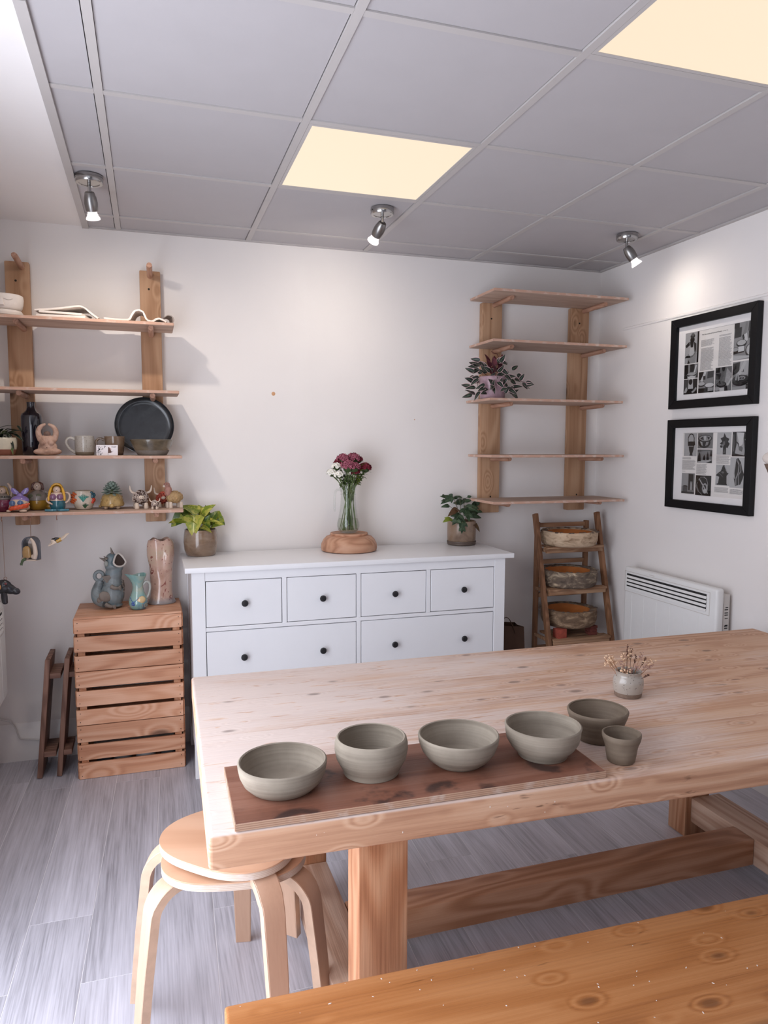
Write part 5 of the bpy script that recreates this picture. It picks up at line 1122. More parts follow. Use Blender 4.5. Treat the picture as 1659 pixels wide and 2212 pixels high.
MB().box(-.024, .024, 0, .0008, 0, .047).build('card', CARD, t, smooth=False)
m = MB()
for k in range(42):
    x, z = rnd.uniform(-.022, .020), rnd.uniform(.002, .045)
    if x > .006 and z < .032: continue
    a = rnd.uniform(0, PI); l = rnd.uniform(.0012, .0032)
    m.bar((x - l * math.cos(a), -.0004, z - l * math.sin(a)), (x + l * math.cos(a), -.0004, z + l * math.sin(a)), .0012, .0004, (0, 1, 0))
m.ell((-.012, -.0004, .028), (.004, .0003, .004), seg=10, ring=6).ell((-.016, -.0004, .022), (.003, .0003, .0025), seg=10, ring=6)
m.build('printed_pattern', CINK, t, smooth=False)
t = card('small white card with a brown triangle and handwriting, right of the pair', -.156, R(-6))
MB().box(-.022, .022, 0, .0008, 0, .047).build('card', CARD, t, smooth=False)
F_ = Matrix(((1, 0, 0, 0), (0, 0, 1, -.0006), (0, 1, 0, 0), (0, 0, 0, 1)))
MB().prism([(-.0195, .010), (-.019, .036), (-.016, .038), (-.003, .015), (-.009, .011)], .0004, F_).build('brown_triangle', CBR, t, smooth=False)
MB().prism([(-.016, .037), (-.005, .028), (-.0065, .025), (-.0125, .031)], .0004, F_, -.0002).build('pink_flap', plain('card_pink', sr(168, 130, 122), .7), t, smooth=False)
MB().tube([(-.019, -.0004, .012), (-.0195, -.0004, 0.001)], .0005, 4).tube([(-.008, -.0004, .0125), (-.001, -.0004, .016), (.003, -.0004, .0205)], .0004, 4).build('pen_line', CINK, t)
write(t, 'CULP', -.005, .0355, -.0003, .0085, CINK, 'handwriting')
# ================================================================== left shelves, lowest board: figurines
z0 = LZ[3] + .0006
gz = lambda n, r, g, b, v=.08: plain(n, sr(r, g, b), .22, var=v, vscale=30, coat=.6)
SKIN = gz('glazed_skin', 206, 182, 164); GREYGL = gz('glazed_grey', 150, 140, 130); MAROON = gz('glazed_maroon', 112, 34, 66); OCHRE = gz('glazed_ochre', 176, 134, 48); TEAL = gz('glazed_teal', 34, 96, 110); BLONDE = gz('glazed_blonde', 176, 144, 84); YELL = gz('glazed_yellow', 214, 160, 46); LILAC = gz('glazed_lilac', 134, 116, 178)
BLUEG = gz('glazed_blue', 72, 98, 138); ORNG = gz('glazed_orange', 218, 88, 48); PURP = gz('glazed_purple', 124, 84, 112); BROWNH = gz('glazed_brown', 96, 58, 50); SAGE = gz('glazed_sage', 116, 122, 100); TEAL2 = gz('glazed_blue_teal', 74, 132, 150)
def face(par, c, r):
    MB().ell(Vector(c) + Vector((0, -r * .98, -r * .05)), (r * .13, r * .10, r * .13), seg=8, ring=6).build('mouth', SOIL, par)
    MB().ell(Vector(c) + Vector((-r * .34, -r * .9, r * .25)), r * .07, seg=6, ring=4).ell(Vector(c) + Vector((r * .34, -r * .9, r * .25)), r * .07, seg=6, ring=4).build('eyes', SOIL, par)
# maroon mermaid
t = thing('mermaid_jug', 'maroon-tailed mermaid jug with raised arms, cut by the left edge', 'figurine', (-.618, 3.555, z0))
MB().lathe([(0, 0), (.030, 0), (.038, .008), (.043, .025), (.0425, .042), (.038, .052), (0, .054)], 30).build('tail_body', MAROON, t)
MB().ell((0, 0, .060), (.036, .032, .022)).ell((0, 0, .08), (.012, .012, .01)).build('torso', GREYGL, t, remesh=.003)
MB().ell((0, -.004, .092), .0175).build('head', SKIN, t)
m = MB()
for k in range(14):
    a = R(-20 + 220 * k / 13); x, y = .019 * math.cos(a), .012 * math.sin(a) - .002
    m.tube([(x * .3, y, .110), (x * .9, y * 1.0 - .004, .103), (x * 1.15, y - .004, .088), (x * 1.35, y - .006, .070)], .0042, 6)
m.build('blonde_hair', BLONDE, t, remesh=.002)
for s in (-1, 1): MB().tube([(s * .033, -.002, .064), (s * .037, -.004, .090), (s * .030, -.004, .112), (s * .022, -.004, .124)], [.006, .0055, .005, .003], 8).build('arm', SKIN, t)
m = MB()
for k in range(16): m.tube([(-.03 + .004 * k, -.030 + .0002 * (k - 8) ** 2, .062), (-.03 + .004 * k + rnd.uniform(-.002, .002), -.033 + .0002 * (k - 8) ** 2, .068)], .0014, 5)
m.build('seaweed_top', plain('dark_seaweed', sr(48, 58, 52), .3), t); face(t, (0, -.004, .092), .0175)
# lilac bathing cap figure with goggles
t = thing('swimmer_head_figurine', 'figurine with lilac fish-tail hair, round blue goggles and orange scarf', 'figurine', (-.548, 3.515, z0))
MB().ell((0, 0, .033), (.041, .036, .033)).ell((0, .0, .018), (.044, .036, .018)).build('face', SKIN, t, remesh=.003)
MB().ell((.002, .006, .048), (.039, .034, .024)).ell((.004, .006, .068), (.014, .014, .016)).build('lilac_hair', LILAC, t, remesh=.0025)
def lobe(s):
    pts = [(0, 0), (.006, .012), (.020, .026), (.034, .030), (.036, .016), (.028, .004), (.012, -.003)]
    return MB().prism([(s * x, y) for x, y in pts], .010, Matrix.Translation((.004, .010, .076)) @ Matrix(((1, 0, 0, 0), (0, 0, 1, -.005), (0, 1, 0, 0), (0, 0, 0, 1)))).build('tail_lobe', LILAC, t, bev=.003)
lobe(1); lobe(-1)
for x in (-.022, .010): MB().lathe([(0, 0), (.0125, 0), (.0125, .004), (.010, .006), (0, .0065)], 20, (x, -.031, .040), Matrix.Rotation(PI / 2 , 4, 'X')).build('goggle', BLUEG, t)
m = MB()
for k in range(11):
    x = -.036 + .0072 * k; y = -.036 * math.sqrt(max(0, 1 - (x / .046) ** 2)) - .003
    m.tube([(x, y, .008 + .0012 * k), (x + .003, y - .004, .016 + .0016 * k), (x + .010, y - .001, .024 + .0014 * k)], .0048 + .0016 * (k % 2), 6)
m.build('orange_scarf', ORNG, t, remesh=.002)
MB().ell((-.038, -.026, .006), (.010, .008, .006)).build('hand', SKIN, t); MB().ell((.020, -.036, .006), (.016, .008, .006)).build('hand', SKIN, t)
# yellow-bottomed figure
t = thing('round_lady_jug', 'round lady jug with ochre lower half and brown hair, behind the lilac figurine', 'figurine', (-.484, 3.605, z0))
MB().lathe([(0, 0), (.030, 0), (.038, .006), (.0455, .024), (.046, .040), (.0455, .044), (0, .045)], 34).build('ochre_base', OCHRE, t)
MB().lathe([(0, .0445), (.0452, .0445), (.043, .060), (.036, .074), (.024, .083), (.014, .088), (0, .09)], 34).build('grey_shoulders', GREYGL, t)
MB().ell((0, -.002, .105), (.0185, .0175, .0195)).build('head', SKIN, t); face(t, (0, -.002, .105), .0185)
m = MB()
for k in range(15):
    a = R(-25 + 230 * k / 14); x, y = .021 * math.cos(a), .016 * math.sin(a)
    m.tube([(x * .4, y * .6, .124), (x, y - .002, .116), (x * 1.12, y - .003, .103), (x * 1.1, y - .002, .090)], .005, 6)
m.build('brown_hair', BROWNH, t, remesh=.0022)
for x in (-.026, .008): MB().lathe([(0, 0), (.0115, 0), (.0105, .0018), (0, .0022)], 18, (x, -.0375, .064), Matrix.Rotation(PI / 2 + .45, 4, 'X')).build('green_disc', SAGE, t)
MB().tube([(.030, -.004, .080), (.046, -.006, .076), (.053, -.008, .062), (.048, -.014, .050), (.040, -.022, .046)], [.0062, .006, .0058, .0056, .005], 10).build('arm_handle', GREYGL, t)
MB().ell((.048, -.014, .014), (.014, .010, .012)).build('spout_tail', OCHRE, t)
# blonde mermaid mug
t = thing('mermaid_mug', 'blonde mermaid mug with purple shells and teal tail', 'figurine', (-.394, 3.520, z0))
MB().lathe([(0, .006), (.026, .006), (.031, .012), (.0335, .030), (.033, .046), (0, .048)], 32).build('teal_tail', TEAL, t)
MB().lathe([(0, .0465), (.0328, .0465), (.0325, .056), (.0325, .070), (.029, .080), (.016, .085), (0, .086)], 32).build('torso', SKIN, t)
for s in (-1, 1):
    MB().ell((s * .014, -.029, .0635), (.0150, .009, .0135)).build('shell', PURP, t)
    MB().prism([(0, 0), (.010, .014), (.030, .018), (.044, .010), (.050, -.002), (.036, -.006), (.014, -.008)], .010, Matrix(((s, 0, 0, 0), (0, 1, 0, -.030), (0, 0, 1, .0004), (0, 0, 0, 1)))).build('tail_fluke', TEAL2, t, bev=.003)
MB().ell((0, -.008, .094), (.0165, .0155, .0165)).build('head', SKIN, t); face(t, (0, -.008, .094), .0165)
m = MB()
for k in range(17):
    a = R(-15 + 210 * k / 16); x, y = .022 * math.cos(a), .016 * math.sin(a) - .006
    m.tube([(x * .25, y * .5, .118), (x * .85, y, .112), (x * 1.1, y - .001, .098), (x * 1.25, y - .003, .082)], .0046, 6)
for s in (-1, 1):
    pts = [(s * .022, -.012, .104), (s * .0265, -.018, .090), (s * .030, -.024, .074), (s * .032, -.027, .058), (s * .033, -.028, .046)]
    m.tube(pts, [.005, .006, .0062, .006, .004], 8)
for k in range(6): m.ell((-.012 + .005 * k, -.006, .120 - .0004 * (k - 2.5) ** 2), (.004, .006, .005), seg=8, ring=6)
m.build('yellow_hair', YELL, t, remesh=.002)
MB().tube([(.031, -.002, .080), (.044, -.002, .080), (.051, -.002, .068), (.050, -.002, .054), (.042, -.002, .042), (.033, -.002, .036)], .0050, 10).build('handle', SKIN, t)
MB().tube([(-.031, -.006, .068), (-.040, -.016, .052), (-.036, -.028, .042), (-.016, -.038, .032)], [.0052, .005, .0045, .003], 8).build('arm', SKIN, t)
# coral pot
t = thing('coral_pot', 'cream pot with orange, teal and red coral in relief', 'pot', (-.290, 3.570, z0))
pot('body', [(.028, 0), (.036, .006), (.045, .028), (.0495, .050), (.048, .070), (.045, .083), (.0445, .085)], .004, blotch('cream_reef_glaze', [sr(172, 146, 122), sr(212, 200, 182), sr(218, 208, 194)], 14, .3, .5, .08), t, 40, .015)
def onbody(az, z, push=0.0):
    r = .030 + .0205 * min(1, z / .045) - (.004 if z > .07 else 0) + push
    return Vector((r * math.cos(az), r * math.sin(az), z))
m = MB()
for k in range(12):
    az = R(-150 + 5.5 * (k % 6)) ; zz = .030 + .008 * (k // 2); m.tube([onbody(az, zz, -.002), onbody(az - .10, zz + .004, .008), onbody(az - .16, zz + .010, .010)], [.0042, .004, .0025], 6)
m.build('orange_coral', gz('glazed_rust', 196, 92, 46, .3), t)
def branch(name, mm, az0, zb, n, spread, hgt):
    m = MB()
    for k in range(n):
        a = R(az0) + spread * (k / (n - 1) - .5); m.tube([onbody(R(az0), zb, .001), onbody(R(az0) + (a - R(az0)) * .6, zb + hgt * .5, .0025), onbody(a, zb + hgt * (1 - .5 * abs(k / (n - 1) - .5)), .0015)], [.0018, .0022, .0012], 5)
        m.tube([onbody(R(az0) + (a - R(az0)) * .6, zb + hgt * .5, .0025), onbody(a + .12, zb + hgt * .65, .0015)], .0014, 5)
    return m.build(name, mm, t)
branch('teal_coral', gz('glazed_seagreen', 70, 142, 132), -88, .038, 7, .75, .034); branch('green_weed', gz('glazed_weed', 48, 92, 66), -78, .006, 7, .6, .026)
m = MB()
for k in range(7): m.ell(onbody(R(-40 + 9 * (k % 3)), .058 + .007 * (k // 2), .001), (.007, .007, .006), seg=8, ring=6)
m.build('blue_coral', gz('glazed_navyteal', 40, 88, 104), t, remesh=.002)
m = MB()
for k in range(8): m.ell(onbody(R(-34 + 8 * (k % 3)), .032 + .006 * (k // 2), .001), (.0055, .0055, .005), seg=8, ring=6)
m.build('red_coral', gz('glazed_red', 206, 70, 50), t, remesh=.002)
# turtle planter with succulent
t = thing('turtle_planter', 'gold turtle planter with swirled shell growing a grey-green succulent', 'planter', (-.168, 3.565, z0))
GOLD = plain('gold_lustre_glaze', sr(176, 146, 92), .3, var=.22, vscale=36, coat=.5)
MB().lathe([(0, .012), (.046, .012), (.0525, .016), (.0525, .024), (.048, .040), (.044, .056), (.036, .066), (.028, .070), (.026, .068), (0, .066)], 40).build('shell', GOLD, t)
m = MB()
for row, (zz, n, rr, off) in enumerate(((.026, 9, .0515, 0), (.042, 8, .0482, .3), (.056, 7, .0442, .1))):
    for k in range(n):
        az = off + 2 * PI * k / n; c = Vector((rr * math.cos(az), rr * math.sin(az), zz)); u = Vector((-math.sin(az), math.cos(az), 0)); w = Vector((-.25 * math.cos(az), -.25 * math.sin(az), 1)).normalized()
        m.tube([c + (u * math.cos(q) + w * math.sin(q)) * .0065 * (1 - q / 13) for q in [j * .8 for j in range(14)]], .0012, 5)
m.build('shell_swirls', GOLD, t)
for a in (-130, -50, 50, 130): MB().ell((.040 * math.cos(R(a)), .036 * math.sin(R(a)), .0095), (.0095, .0095, .0095), seg=12, ring=8).build('foot', plain('tan_glaze', sr(186, 162, 132), .35, coat=.4), t)
MB().ell((0, -.053, .017), (.011, .010, .009), seg=12, ring=8).build('turtle_head', GOLD, t); MB().ell((-.050, -.006, .014), (.009, .009, .007), seg=10, ring=8).build('tail', GOLD, t)
SUC = plain('succulent_leaf', sr(132, 148, 136), .6, var=.14, vscale=50)
for k in range(46):
    q = k / 46; az = k * 2.39996; el = R(80 - 95 * q ** .8); rr = .016 + .030 * q
    d = Vector((math.cos(az) * math.cos(el), math.sin(az) * math.cos(el), math.sin(el))); b = Vector((0, 0, .098 - .026 * q)) + d * (.008 + .006 * q)
    x = d.cross(Vector((0, 0, 1))).normalized(); z = x.cross(d); L = .022 + .012 * q
    M = Matrix(((x.x, d.x, z.x, b.x), (x.y, d.y, z.y, b.y), (x.z, d.z, z.z, b.z), (0, 0, 0, 1)))
    m = MB(); bmesh.ops.create_uvsphere(m.bm, u_segments=8, v_segments=6, radius=1, matrix=M @ Matrix.Translation((0, L * .5, 0)) @ Matrix.Diagonal((.0088, L * .55, .0032, 1)))
    m.build('succulent_leaf', SUC, t)
MB().tube([(0, 0, .064), (0, 0, .10)], .007, 8).build('succulent_stem', STEM, t)
# woolly animals
def curls(par, ells, n, r, mm, L=.010, name='curly_wool'):
    m = MB()
    for k in range(n):
        c, rad = ells[k % len(ells)]; u = rnd.uniform(-1, 1); az = rnd.uniform(0, 2 * PI); s = math.sqrt(1 - u * u)
        d = Vector((s * math.cos(az), s * math.sin(az), u)); p = Vector(c) + Vector((d.x * rad[0], d.y * rad[1], d.z * rad[2]))
        x = d.orthogonal().normalized(); x = Matrix.Rotation(rnd.uniform(0, 6), 3, d) @ x; y = d.cross(x)
        m.tube([p + x * L * .5 * (j - 2) / 2 + d * .0015 * (1 - abs(j - 2) / 2.5) + y * .002 * math.sin(j * 1.7) for j in range(5)], [r * .6, r, r, r, r * .6], 5)
    return stuff(m.build(name, mm, par))
WOOLW = plain('speckled_wool_clay', sr(202, 184, 172), .7, var=.12, vscale=60); WOOLD = plain('wool_shadow_clay', sr(96, 76, 68), .8, var=.3, vscale=80); CREAM = plain('cream_clay', sr(222, 204, 186), .6, var=.05)
def cow(loc, s, rz, wool, dark, label, cream=CREAM, name='highland_cow', horn=1.0, legs=True):
    t = thing(name, label, 'figurine', loc, rz=rz); k = s
    body = [((0, .016 * k, .046 * k), (.034 * k, .036 * k, .030 * k)), ((0, -.012 * k, .058 * k), (.026 * k, .022 * k, .026 * k))]
    MB().ell(*body[0]).ell(*body[1]).build('body', dark, t, remesh=.003 * max(.6, k))
    curls(t, body, int(250 * (1 if k > .7 else .6)), .0021 * max(.7, k), wool, .012 * k)
    MB().ell((0, -.035 * k, .052 * k), (.012 * k, .009 * k, .009 * k)).build('muzzle', cream, t)
    MB().ell((-.004 * k, -.0435 * k, .053 * k), .0014 * k, seg=6, ring=4).ell((.004 * k, -.0435 * k, .053 * k), .0014 * k, seg=6, ring=4).ell((-.008 * k, -.036 * k, .064 * k), .0016 * k, seg=6, ring=4).ell((.008 * k, -.036 * k, .064 * k), .0016 * k, seg=6, ring=4).build('eyes_and_nostrils', SOIL, t)
    for sg in (-1, 1):
        MB().tube([(sg * .020 * k, -.008 * k, .070 * k), (sg * .036 * k, -.010 * k, .074 * k), (sg * .044 * k, -.010 * k, .084 * k), (sg * .047 * k, -.010 * k, .104 * k * horn)], [.0048 * k, .0050 * k, .0046 * k, .0016 * k], 8).build('horn', cream, t)
        MB().ell((sg * .023 * k, -.020 * k, .062 * k), (.008 * k, .003 * k, .005 * k), (0, .4 * sg, 0), 8, 6).build('ear', dark, t)
        for yy in (-.030, .038): MB().lathe([(0, 0), (.009 * k, 0), (.0105 * k, .004 * k), (.0095 * k, .014 * k), (.007 * k, .026 * k), (0, .028 * k)], 14, (sg * .020 * k, yy * k, 0)).build('leg', cream, t)
    return t
cow((-.043, 3.560, z0), 1.02, R(6), WOOLW, WOOLD, 'large speckled woolly cow with wide cream horns')
cow((.019, 3.500, z0), .48, R(-8), WOOLW, WOOLD, 'tiny woolly calf with cream horns in front of the red cow')
RUST = plain('rust_wool_clay', sr(196, 92, 72), .7, var=.15, vscale=60); RUSTD = plain('rust_dark_clay', sr(124, 54, 46), .8)
cow((.056, 3.630, z0), .84, R(4), RUST, RUSTD, 'rust-red woolly cow half hidden behind the alpaca', horn=1.05)
t = thing('woolly_alpaca', 'tan woolly alpaca with pink topknot at the right end of the lowest board', 'figurine', (.103, 3.545, z0), rz=R(-65))
WOOLT = plain('tan_wool_clay', sr(184, 152, 108), .6, var=.16, vscale=50); WOOLP = plain('pink_wool_clay', sr(176, 130, 116), .7, var=.15, vscale=60)
bd = [((0, .006, .050), (.026, .038, .028))]; nk = [((0, -.026, .080), (.015, .015, .026)), ((0, -.032, .106), (.013, .014, .012))]
MB().ell(*bd[0]).build('body', WOOLT, t); MB().ell(*nk[0]).ell(*nk[1]).build('neck_and_head', WOOLP, t, remesh=.003)
curls(t, bd, 110, .0017, WOOLT, .012); curls(t, nk, 80, .0015, WOOLP, .009, 'topknot_curls')
MB().ell((0, -.045, .103), (.007, .007, .006)).build('muzzle', CREAM, t)
for sg in (-1, 1):
    MB().cone((sg * .008, -.030, .114), (sg * .010, -.030, .124), .003, .001).build('ear', WOOLP, t)
    for yy in (-.022, .030): MB().lathe([(0, 0), (.0075, 0), (.0085, .004), (.0075, .028), (0, .03)], 12, (sg * .015, yy, 0)).build('leg', CREAM, t)
# ================================================================== things hanging under the lowest board
BRASS = plain('cup_hook_metal', sr(176, 132, 108), .35, .6); STR = plain('hemp_string', sr(150, 122, 108), .9)
zb = LZ[3] - T
def hook(x, label):
    m = MB().tube([(0, 0, .0), (0, 0, -.006)] + [(0, -.0075 * math.sin(a), -.0135 + .0075 * math.cos(a)) for a in [R(20 * k) for k in range(0, 13)]], .0016, 8)
    o = m.build('cup_hook', BRASS, None, loc=(x, 3.464, zb)); tag(o, label, 'hook', 'cup hooks under the lowest left board'); return o
hook(-.610, 'cup hook holding the string of the black bird, at the left edge'); hook(-.498, 'cup hook holding the string of the grey arch ornament'); hook(-.393, 'empty-looking cup hook under the blonde mermaid mug')
t = thing('hanging_bird', 'black ceramic bird with orange breast hanging on a long string at the left edge', 'ornament', (-.612, 3.468, .862))
BIRD = blotch('black_bird_glaze', [sr(16, 16, 22), sr(30, 30, 38), sr(50, 50, 58)], 18, .3, .5, .1)
MB().tube([(.003, -.004, .312), (.004, 0, .065)], .0012, 6).tube(arc((.005, 0, .060), .006, 0, 2 * PI, 12)[:-1], .0014, 6, closed=True).build('string', STR, t)
m = MB(); m.ell((-.006, 0, .026), (.036, .019, .030)).ell((.018, 0, .014), (.032, .016, .022), (0, .5, 0)).ell((.042, -.002, .003), (.022, .012, .016), (0, .3, 0)).ell((-.03, 0, .014), (.034, .018, .022)).tube([(.003, 0, .05), (.004, 0, .056)], .004, 8)
m.build('body', BIRD, t, remesh=.003)
MB().tube([(-.004, 0, .012), (-.002, 0, -.022), (.0, 0, -.046)], [.0115, .0135, .0115], 14, ell=(.6, 1)).ell((0, 0, -.046), (.0115, .0066, .008), seg=12, ring=8).build('tail', BIRD, t)
MB().ell((-.022, -.016, .026), (.013, .006, .014)).build('orange_breast', gz('bird_orange', 214, 150, 78), t)
MB().lathe([(0, 0), (.0042, 0), (.0042, .001), (0, .0016)], 14, (.008, -.0165, .040), Matrix.Rotation(PI / 2, 4, 'X')).build('eye_ring', gz('bird_eye_red', 176, 66, 70), t); MB().ell((.008, -.0182, .040), .0016, seg=8, ring=6).build('pupil', SOIL, t)
t = thing('hanging_arch', 'grey and cream arched grotto ornament with a curled blonde mermaid, on a string', 'ornament', (-.500, 3.468, .998), rz=R(-28))
SLATE = gz('slate_glaze', 92, 96, 106); CRM = gz('cream_glaze_arch', 214, 196, 180)
MB().tube([(0, .0, .176), (0, 0, .104)], .0013, 6).build('string', STR, t)
def archmb(w, h, th, d, y0):
    out = [(-w, 0)] + [(-w * math.cos(a), h - w + w * 1.0 * math.sin(a)) for a in [R(12 * k) for k in range(0, 16)]] + [(w, 0)]
    ins = [((w - th) * (1 if x > 0 else -1) * abs(x) / w, z if z < h - w else (h - w) + (z - h + w) * (w - th) / w) for x, z in out]
    m = MB(); n = len(out)
    A = [m.bm.verts.new((x, y0, z)) for x, z in out]; B = [m.bm.verts.new((x, y0 + d, z)) for x, z in out]; Ci = [m.bm.verts.new((x, y0, z)) for x, z in ins]; D = [m.bm.verts.new((x, y0 + d, z)) for x, z in ins]
    for i in range(n - 1):
        for q in ((A, B), (D, C_ := Ci)) if False else ((A[i], A[i + 1], B[i + 1], B[i]), (Ci[i], D[i], D[i + 1], Ci[i + 1]), (A[i], Ci[i], Ci[i + 1], A[i + 1]), (B[i], B[i + 1], D[i + 1], D[i])): m.bm.faces.new(q)
    for i in (0, n - 1): m.bm.faces.new((A[i], B[i], D[i], Ci[i]))
    return m
archmb(.034, .104, .007, .036, -.018).build('arch', SLATE, t, bev=.0015)
MB().box(-.032, .034, -.024, .018, -.001, .006).build('ledge', CRM, t, bev=.002)
MB().box(-.027, .027, .0165, .0178, .006, .070).build('back_slab', CRM, t)
m = MB(); m.tube([(.012, -.019, .098), (.024, -.0195, .082), (.031, -.0195, .060), (.033, -.0195, .030), (.030, -.022, .008)], [.005, .008, .009, .010, .008], 8).ell((.024, -.018, .018), (.014, .010, .012)).ell((.030, -.014, .03), (.007, .012, .02))
m.build('cream_drape', CRM, t, remesh=.0025)
m = MB()
for k in range(16):
    a = R(-10 + 200 * k / 15); m.tube([(-.008 + .003 * math.cos(a), -.018, .062), (-.008 + .014 * math.cos(a), -.020 - .006 * math.sin(a), .054), (-.008 + .017 * math.cos(a), -.020 - .008 * math.sin(a), .034), (-.008 + .016 * math.cos(a), -.020 - .006 * math.sin(a), .014)], .0038, 6)
m.build('blonde_hair', gz('arch_blonde', 178, 142, 92, .15), t, remesh=.002)
MB().ell((-.008, -.016, .030), (.012, .010, .024)).ell((-.024, -.022, .010), (.010, .006, .005)).build('mermaid_body', SKIN, t)
MB().tube([(-.010, -.026, .008), (-.022, -.028, .002), (-.028, -.028, -.010), (-.027, -.028, -.022)], [.007, .007, .0055, .002], 8).tube([(-.026, -.028, -.006), (-.034, -.028, -.014), (-.036, -.028, -.022)], [.004, .004, .001], 8).build('green_tail', gz('arch_green', 84, 104, 74), t, remesh=.002)
t = thing('hanging_swimmer', 'small ceramic swimmer with black hair and yellow costume, hung on a clear thread', 'ornament', (-.392, 3.464, 1.078))
MB().tube([(0, .0, .096), (0, 0, .012)], .00022, 5).build('thread', plain('clear_thread', sr(196, 192, 194), .3), t)
MB().tube(arc((-.0, 0, .0105), .0032, 0, 2 * PI, 12)[:-1], .0006, 5, closed=True).build('eyelet', STEEL, t)
m = MB(); m.tube([(.004, 0, .002), (.014, 0, .008), (.026, .002, .018), (.036, .004, .028), (.048, .004, .032)], [.007, .0068, .0058, .0045, .0022], 10).tube([(.014, -.007, .006), (.026, -.008, .014), (.036, -.008, .025), (.046, -.008, .032)], [.006, .0056, .004, .002], 10)
m.tube([(-.006, -.008, -.004), (-.020, -.010, -.012), (-.034, -.010, -.018), (-.041, -.010, -.020)], [.0045, .004, .0032, .002], 8).tube([(-.006, .008, -.003), (-.022, .010, -.010), (-.040, .010, -.015)], [.0045, .004, .002], 8)
m.ell((-.019, -.001, .0), (.011, .0105, .0105)); m.build('body', CREAM, t, remesh=.0022)
MB().tube([(-.006, 0, -.001), (.004, 0, .003), (.014, 0, .008)], [.0088, .0092, .0085], 12).build('yellow_costume', gz('swim_yellow', 206, 160, 64, .2), t)
MB().ell((-.015, .001, .006), (.013, .0105, .0075), (0, .15, 0)).tube([(-.012, 0, .008), (.0, 0, .009), (.010, 0, .009)], [.009, .0075, .003], 10).build('black_hair', gz('swim_black', 20, 20, 24), t, remesh=.002)
MB().ell((-.022, -.0112, .001), .0009, seg=6, ring=4).ell((-.0272, -.008, .001), .0009, seg=6, ring=4).build('eyes', SOIL, t)
# ================================================================== jugs and vase on the crates
zc = .7415
FISH = blotch('blue_grey_stoneware', [sr(84, 90, 92), sr(128, 136, 138), sr(92, 124, 136)], 14, .5, .15, .12)
FISHG = plain('grey_stoneware', sr(122, 112, 104), .6, var=.12, vscale=40); MOUTH = plain('jug_mouth_rim', sr(206, 198, 190), .4, var=.05)
t = thing('fish_dragon_jug', 'big blue-grey dragon-fish jug with wide open mouth and ring tail handle', 'jug', (-.180, 3.585, zc))
m = MB(); m.ell((0, 0, .064), (.054, .050, .064)).ell((.004, 0, .115), (.042, .041, .055)).ell((.008, 0, .160), (.038, .038, .045)).ell((.008, 0, .200), (.040, .038, .040), (0, -.3, 0)).ell((.002, 0, .228), (.028, .030, .030), (0, -.4, 0)).ell((.032, 0, .19), (.02, .028, .022)).ell((0, 0, .012), (.046, .043, .012))
m.build('body', FISH, t, remesh=.0032)
nrm = Vector((.50, -.80, .30)).normalized(); mc = Vector((.010, .004, .204)) + nrm * .052; ux = Vector((.85, .53, 0)).normalized(); vx = nrm.cross(ux).normalized()
if vx.z < 0: vx = -vx
def lip(sc, push): return [mc + ux * .030 * sc * math.cos(a) * (1 - .40 * max(0, math.sin(a))) + vx * sc * (.040 * math.sin(a) if math.sin(a) > 0 else .022 * math.sin(a)) + nrm * push for a in [2 * PI * k / 28 for k in range(28)]]
m = MB(); r0, r1 = [[m.bm.verts.new(p) for p in lip(sc, pu)] for sc, pu in ((1.02, 0), (1.05, -.05))]
for i in range(28): m.bm.faces.new((r0[i], r0[(i + 1) % 28], r1[(i + 1) % 28], r1[i]))
m.build('snout', FISH, t)
MB().tube(lip(1.0, .001), .0042, 8, closed=True).build('mouth_rim', MOUTH, t)
m = MB(); c = m.bm.verts.new(mc - nrm * .007); vs = [m.bm.verts.new(p) for p in lip(.98, -.001)]
for i in range(28): m.bm.faces.new((c, vs[i], vs[(i + 1) % 28]))
m.build('mouth_hollow', plain('mouth_dark', sr(60, 46, 40), .7), t)
for b, e in (((.006, -.006, .250), (-.002, -.004, .284)), ((-.026, -.01, .226), (-.052, -.008, .238)), ((-.018, -.02, .232), (-.032, -.022, .246))): MB().cone(b, e, .0085, .0012).build('horn', FISHG, t)
MB().tube([(-.030, -.03, .030), (-.058, -.012, .045), (-.068, .0, .075), (-.060, .0, .108), (-.050, 0, .130)], [.024, .030, .026, .020, .016], 14).build('tail_root', FISH, t)
MB().tube([Vector((-.056, -.002, .152)) + Vector((math.cos(a) * .019, 0, math.sin(a) * .021)) for a in [2 * PI * k / 20 for k in range(20)]], .0085, 10, closed=True).build('tail_ring', FISH, t)
MB().prism([(0, .012), (.050, .018), (.034, -.016), (.020, -.020)], .010, Matrix(((1, 0, 0, -.044), (0, 0, -1, -.024), (0, 1, 0, .142), (0, 0, 0, 1)))).build('pectoral_fin', FISHG, t, bev=.003)
MB().ell((-.030, -.046, .062), (.030, .010, .024), (0, .6, .2)).ell((-.050, -.038, .045), (.018, .010, .018)).build('leg_fin', FISHG, t, remesh=.003)
m = MB(); m.tube([(-.004, -.040, .108), (.010, -.046, .100), (.026, -.045, .098)], [.011, .009, .007], 10)
for k in range(4): m.tube([(.026, -.045, .098), (.036, -.042, .108 - .006 * k), (.043, -.037, .110 - .008 * k)], [.004, .0032, .0018], 6)
m.build('arm', FISHG, t, remesh=.002)
m = MB(); m.tube([(-.030, -.048, .028), (-.014, -.052, .018), (.0, -.052, .014)], [.010, .009, .007], 10)
for k in range(4): m.tube([(.0, -.052, .014), (.010, -.052, .020 - .005 * k), (.017, -.050, .020 - .005 * k)], [.004, .0034, .002], 6)
m.build('foot', FISHG, t, remesh=.002)
m = MB()
for k in range(26): a = rnd.uniform(-.5, .15); z = rnd.uniform(.075, .13); rr = .047 - .08 * max(0, z - .1); m.ell((rr * math.cos(a) + .004, rr * math.sin(a), z), .0042, seg=7, ring=5)
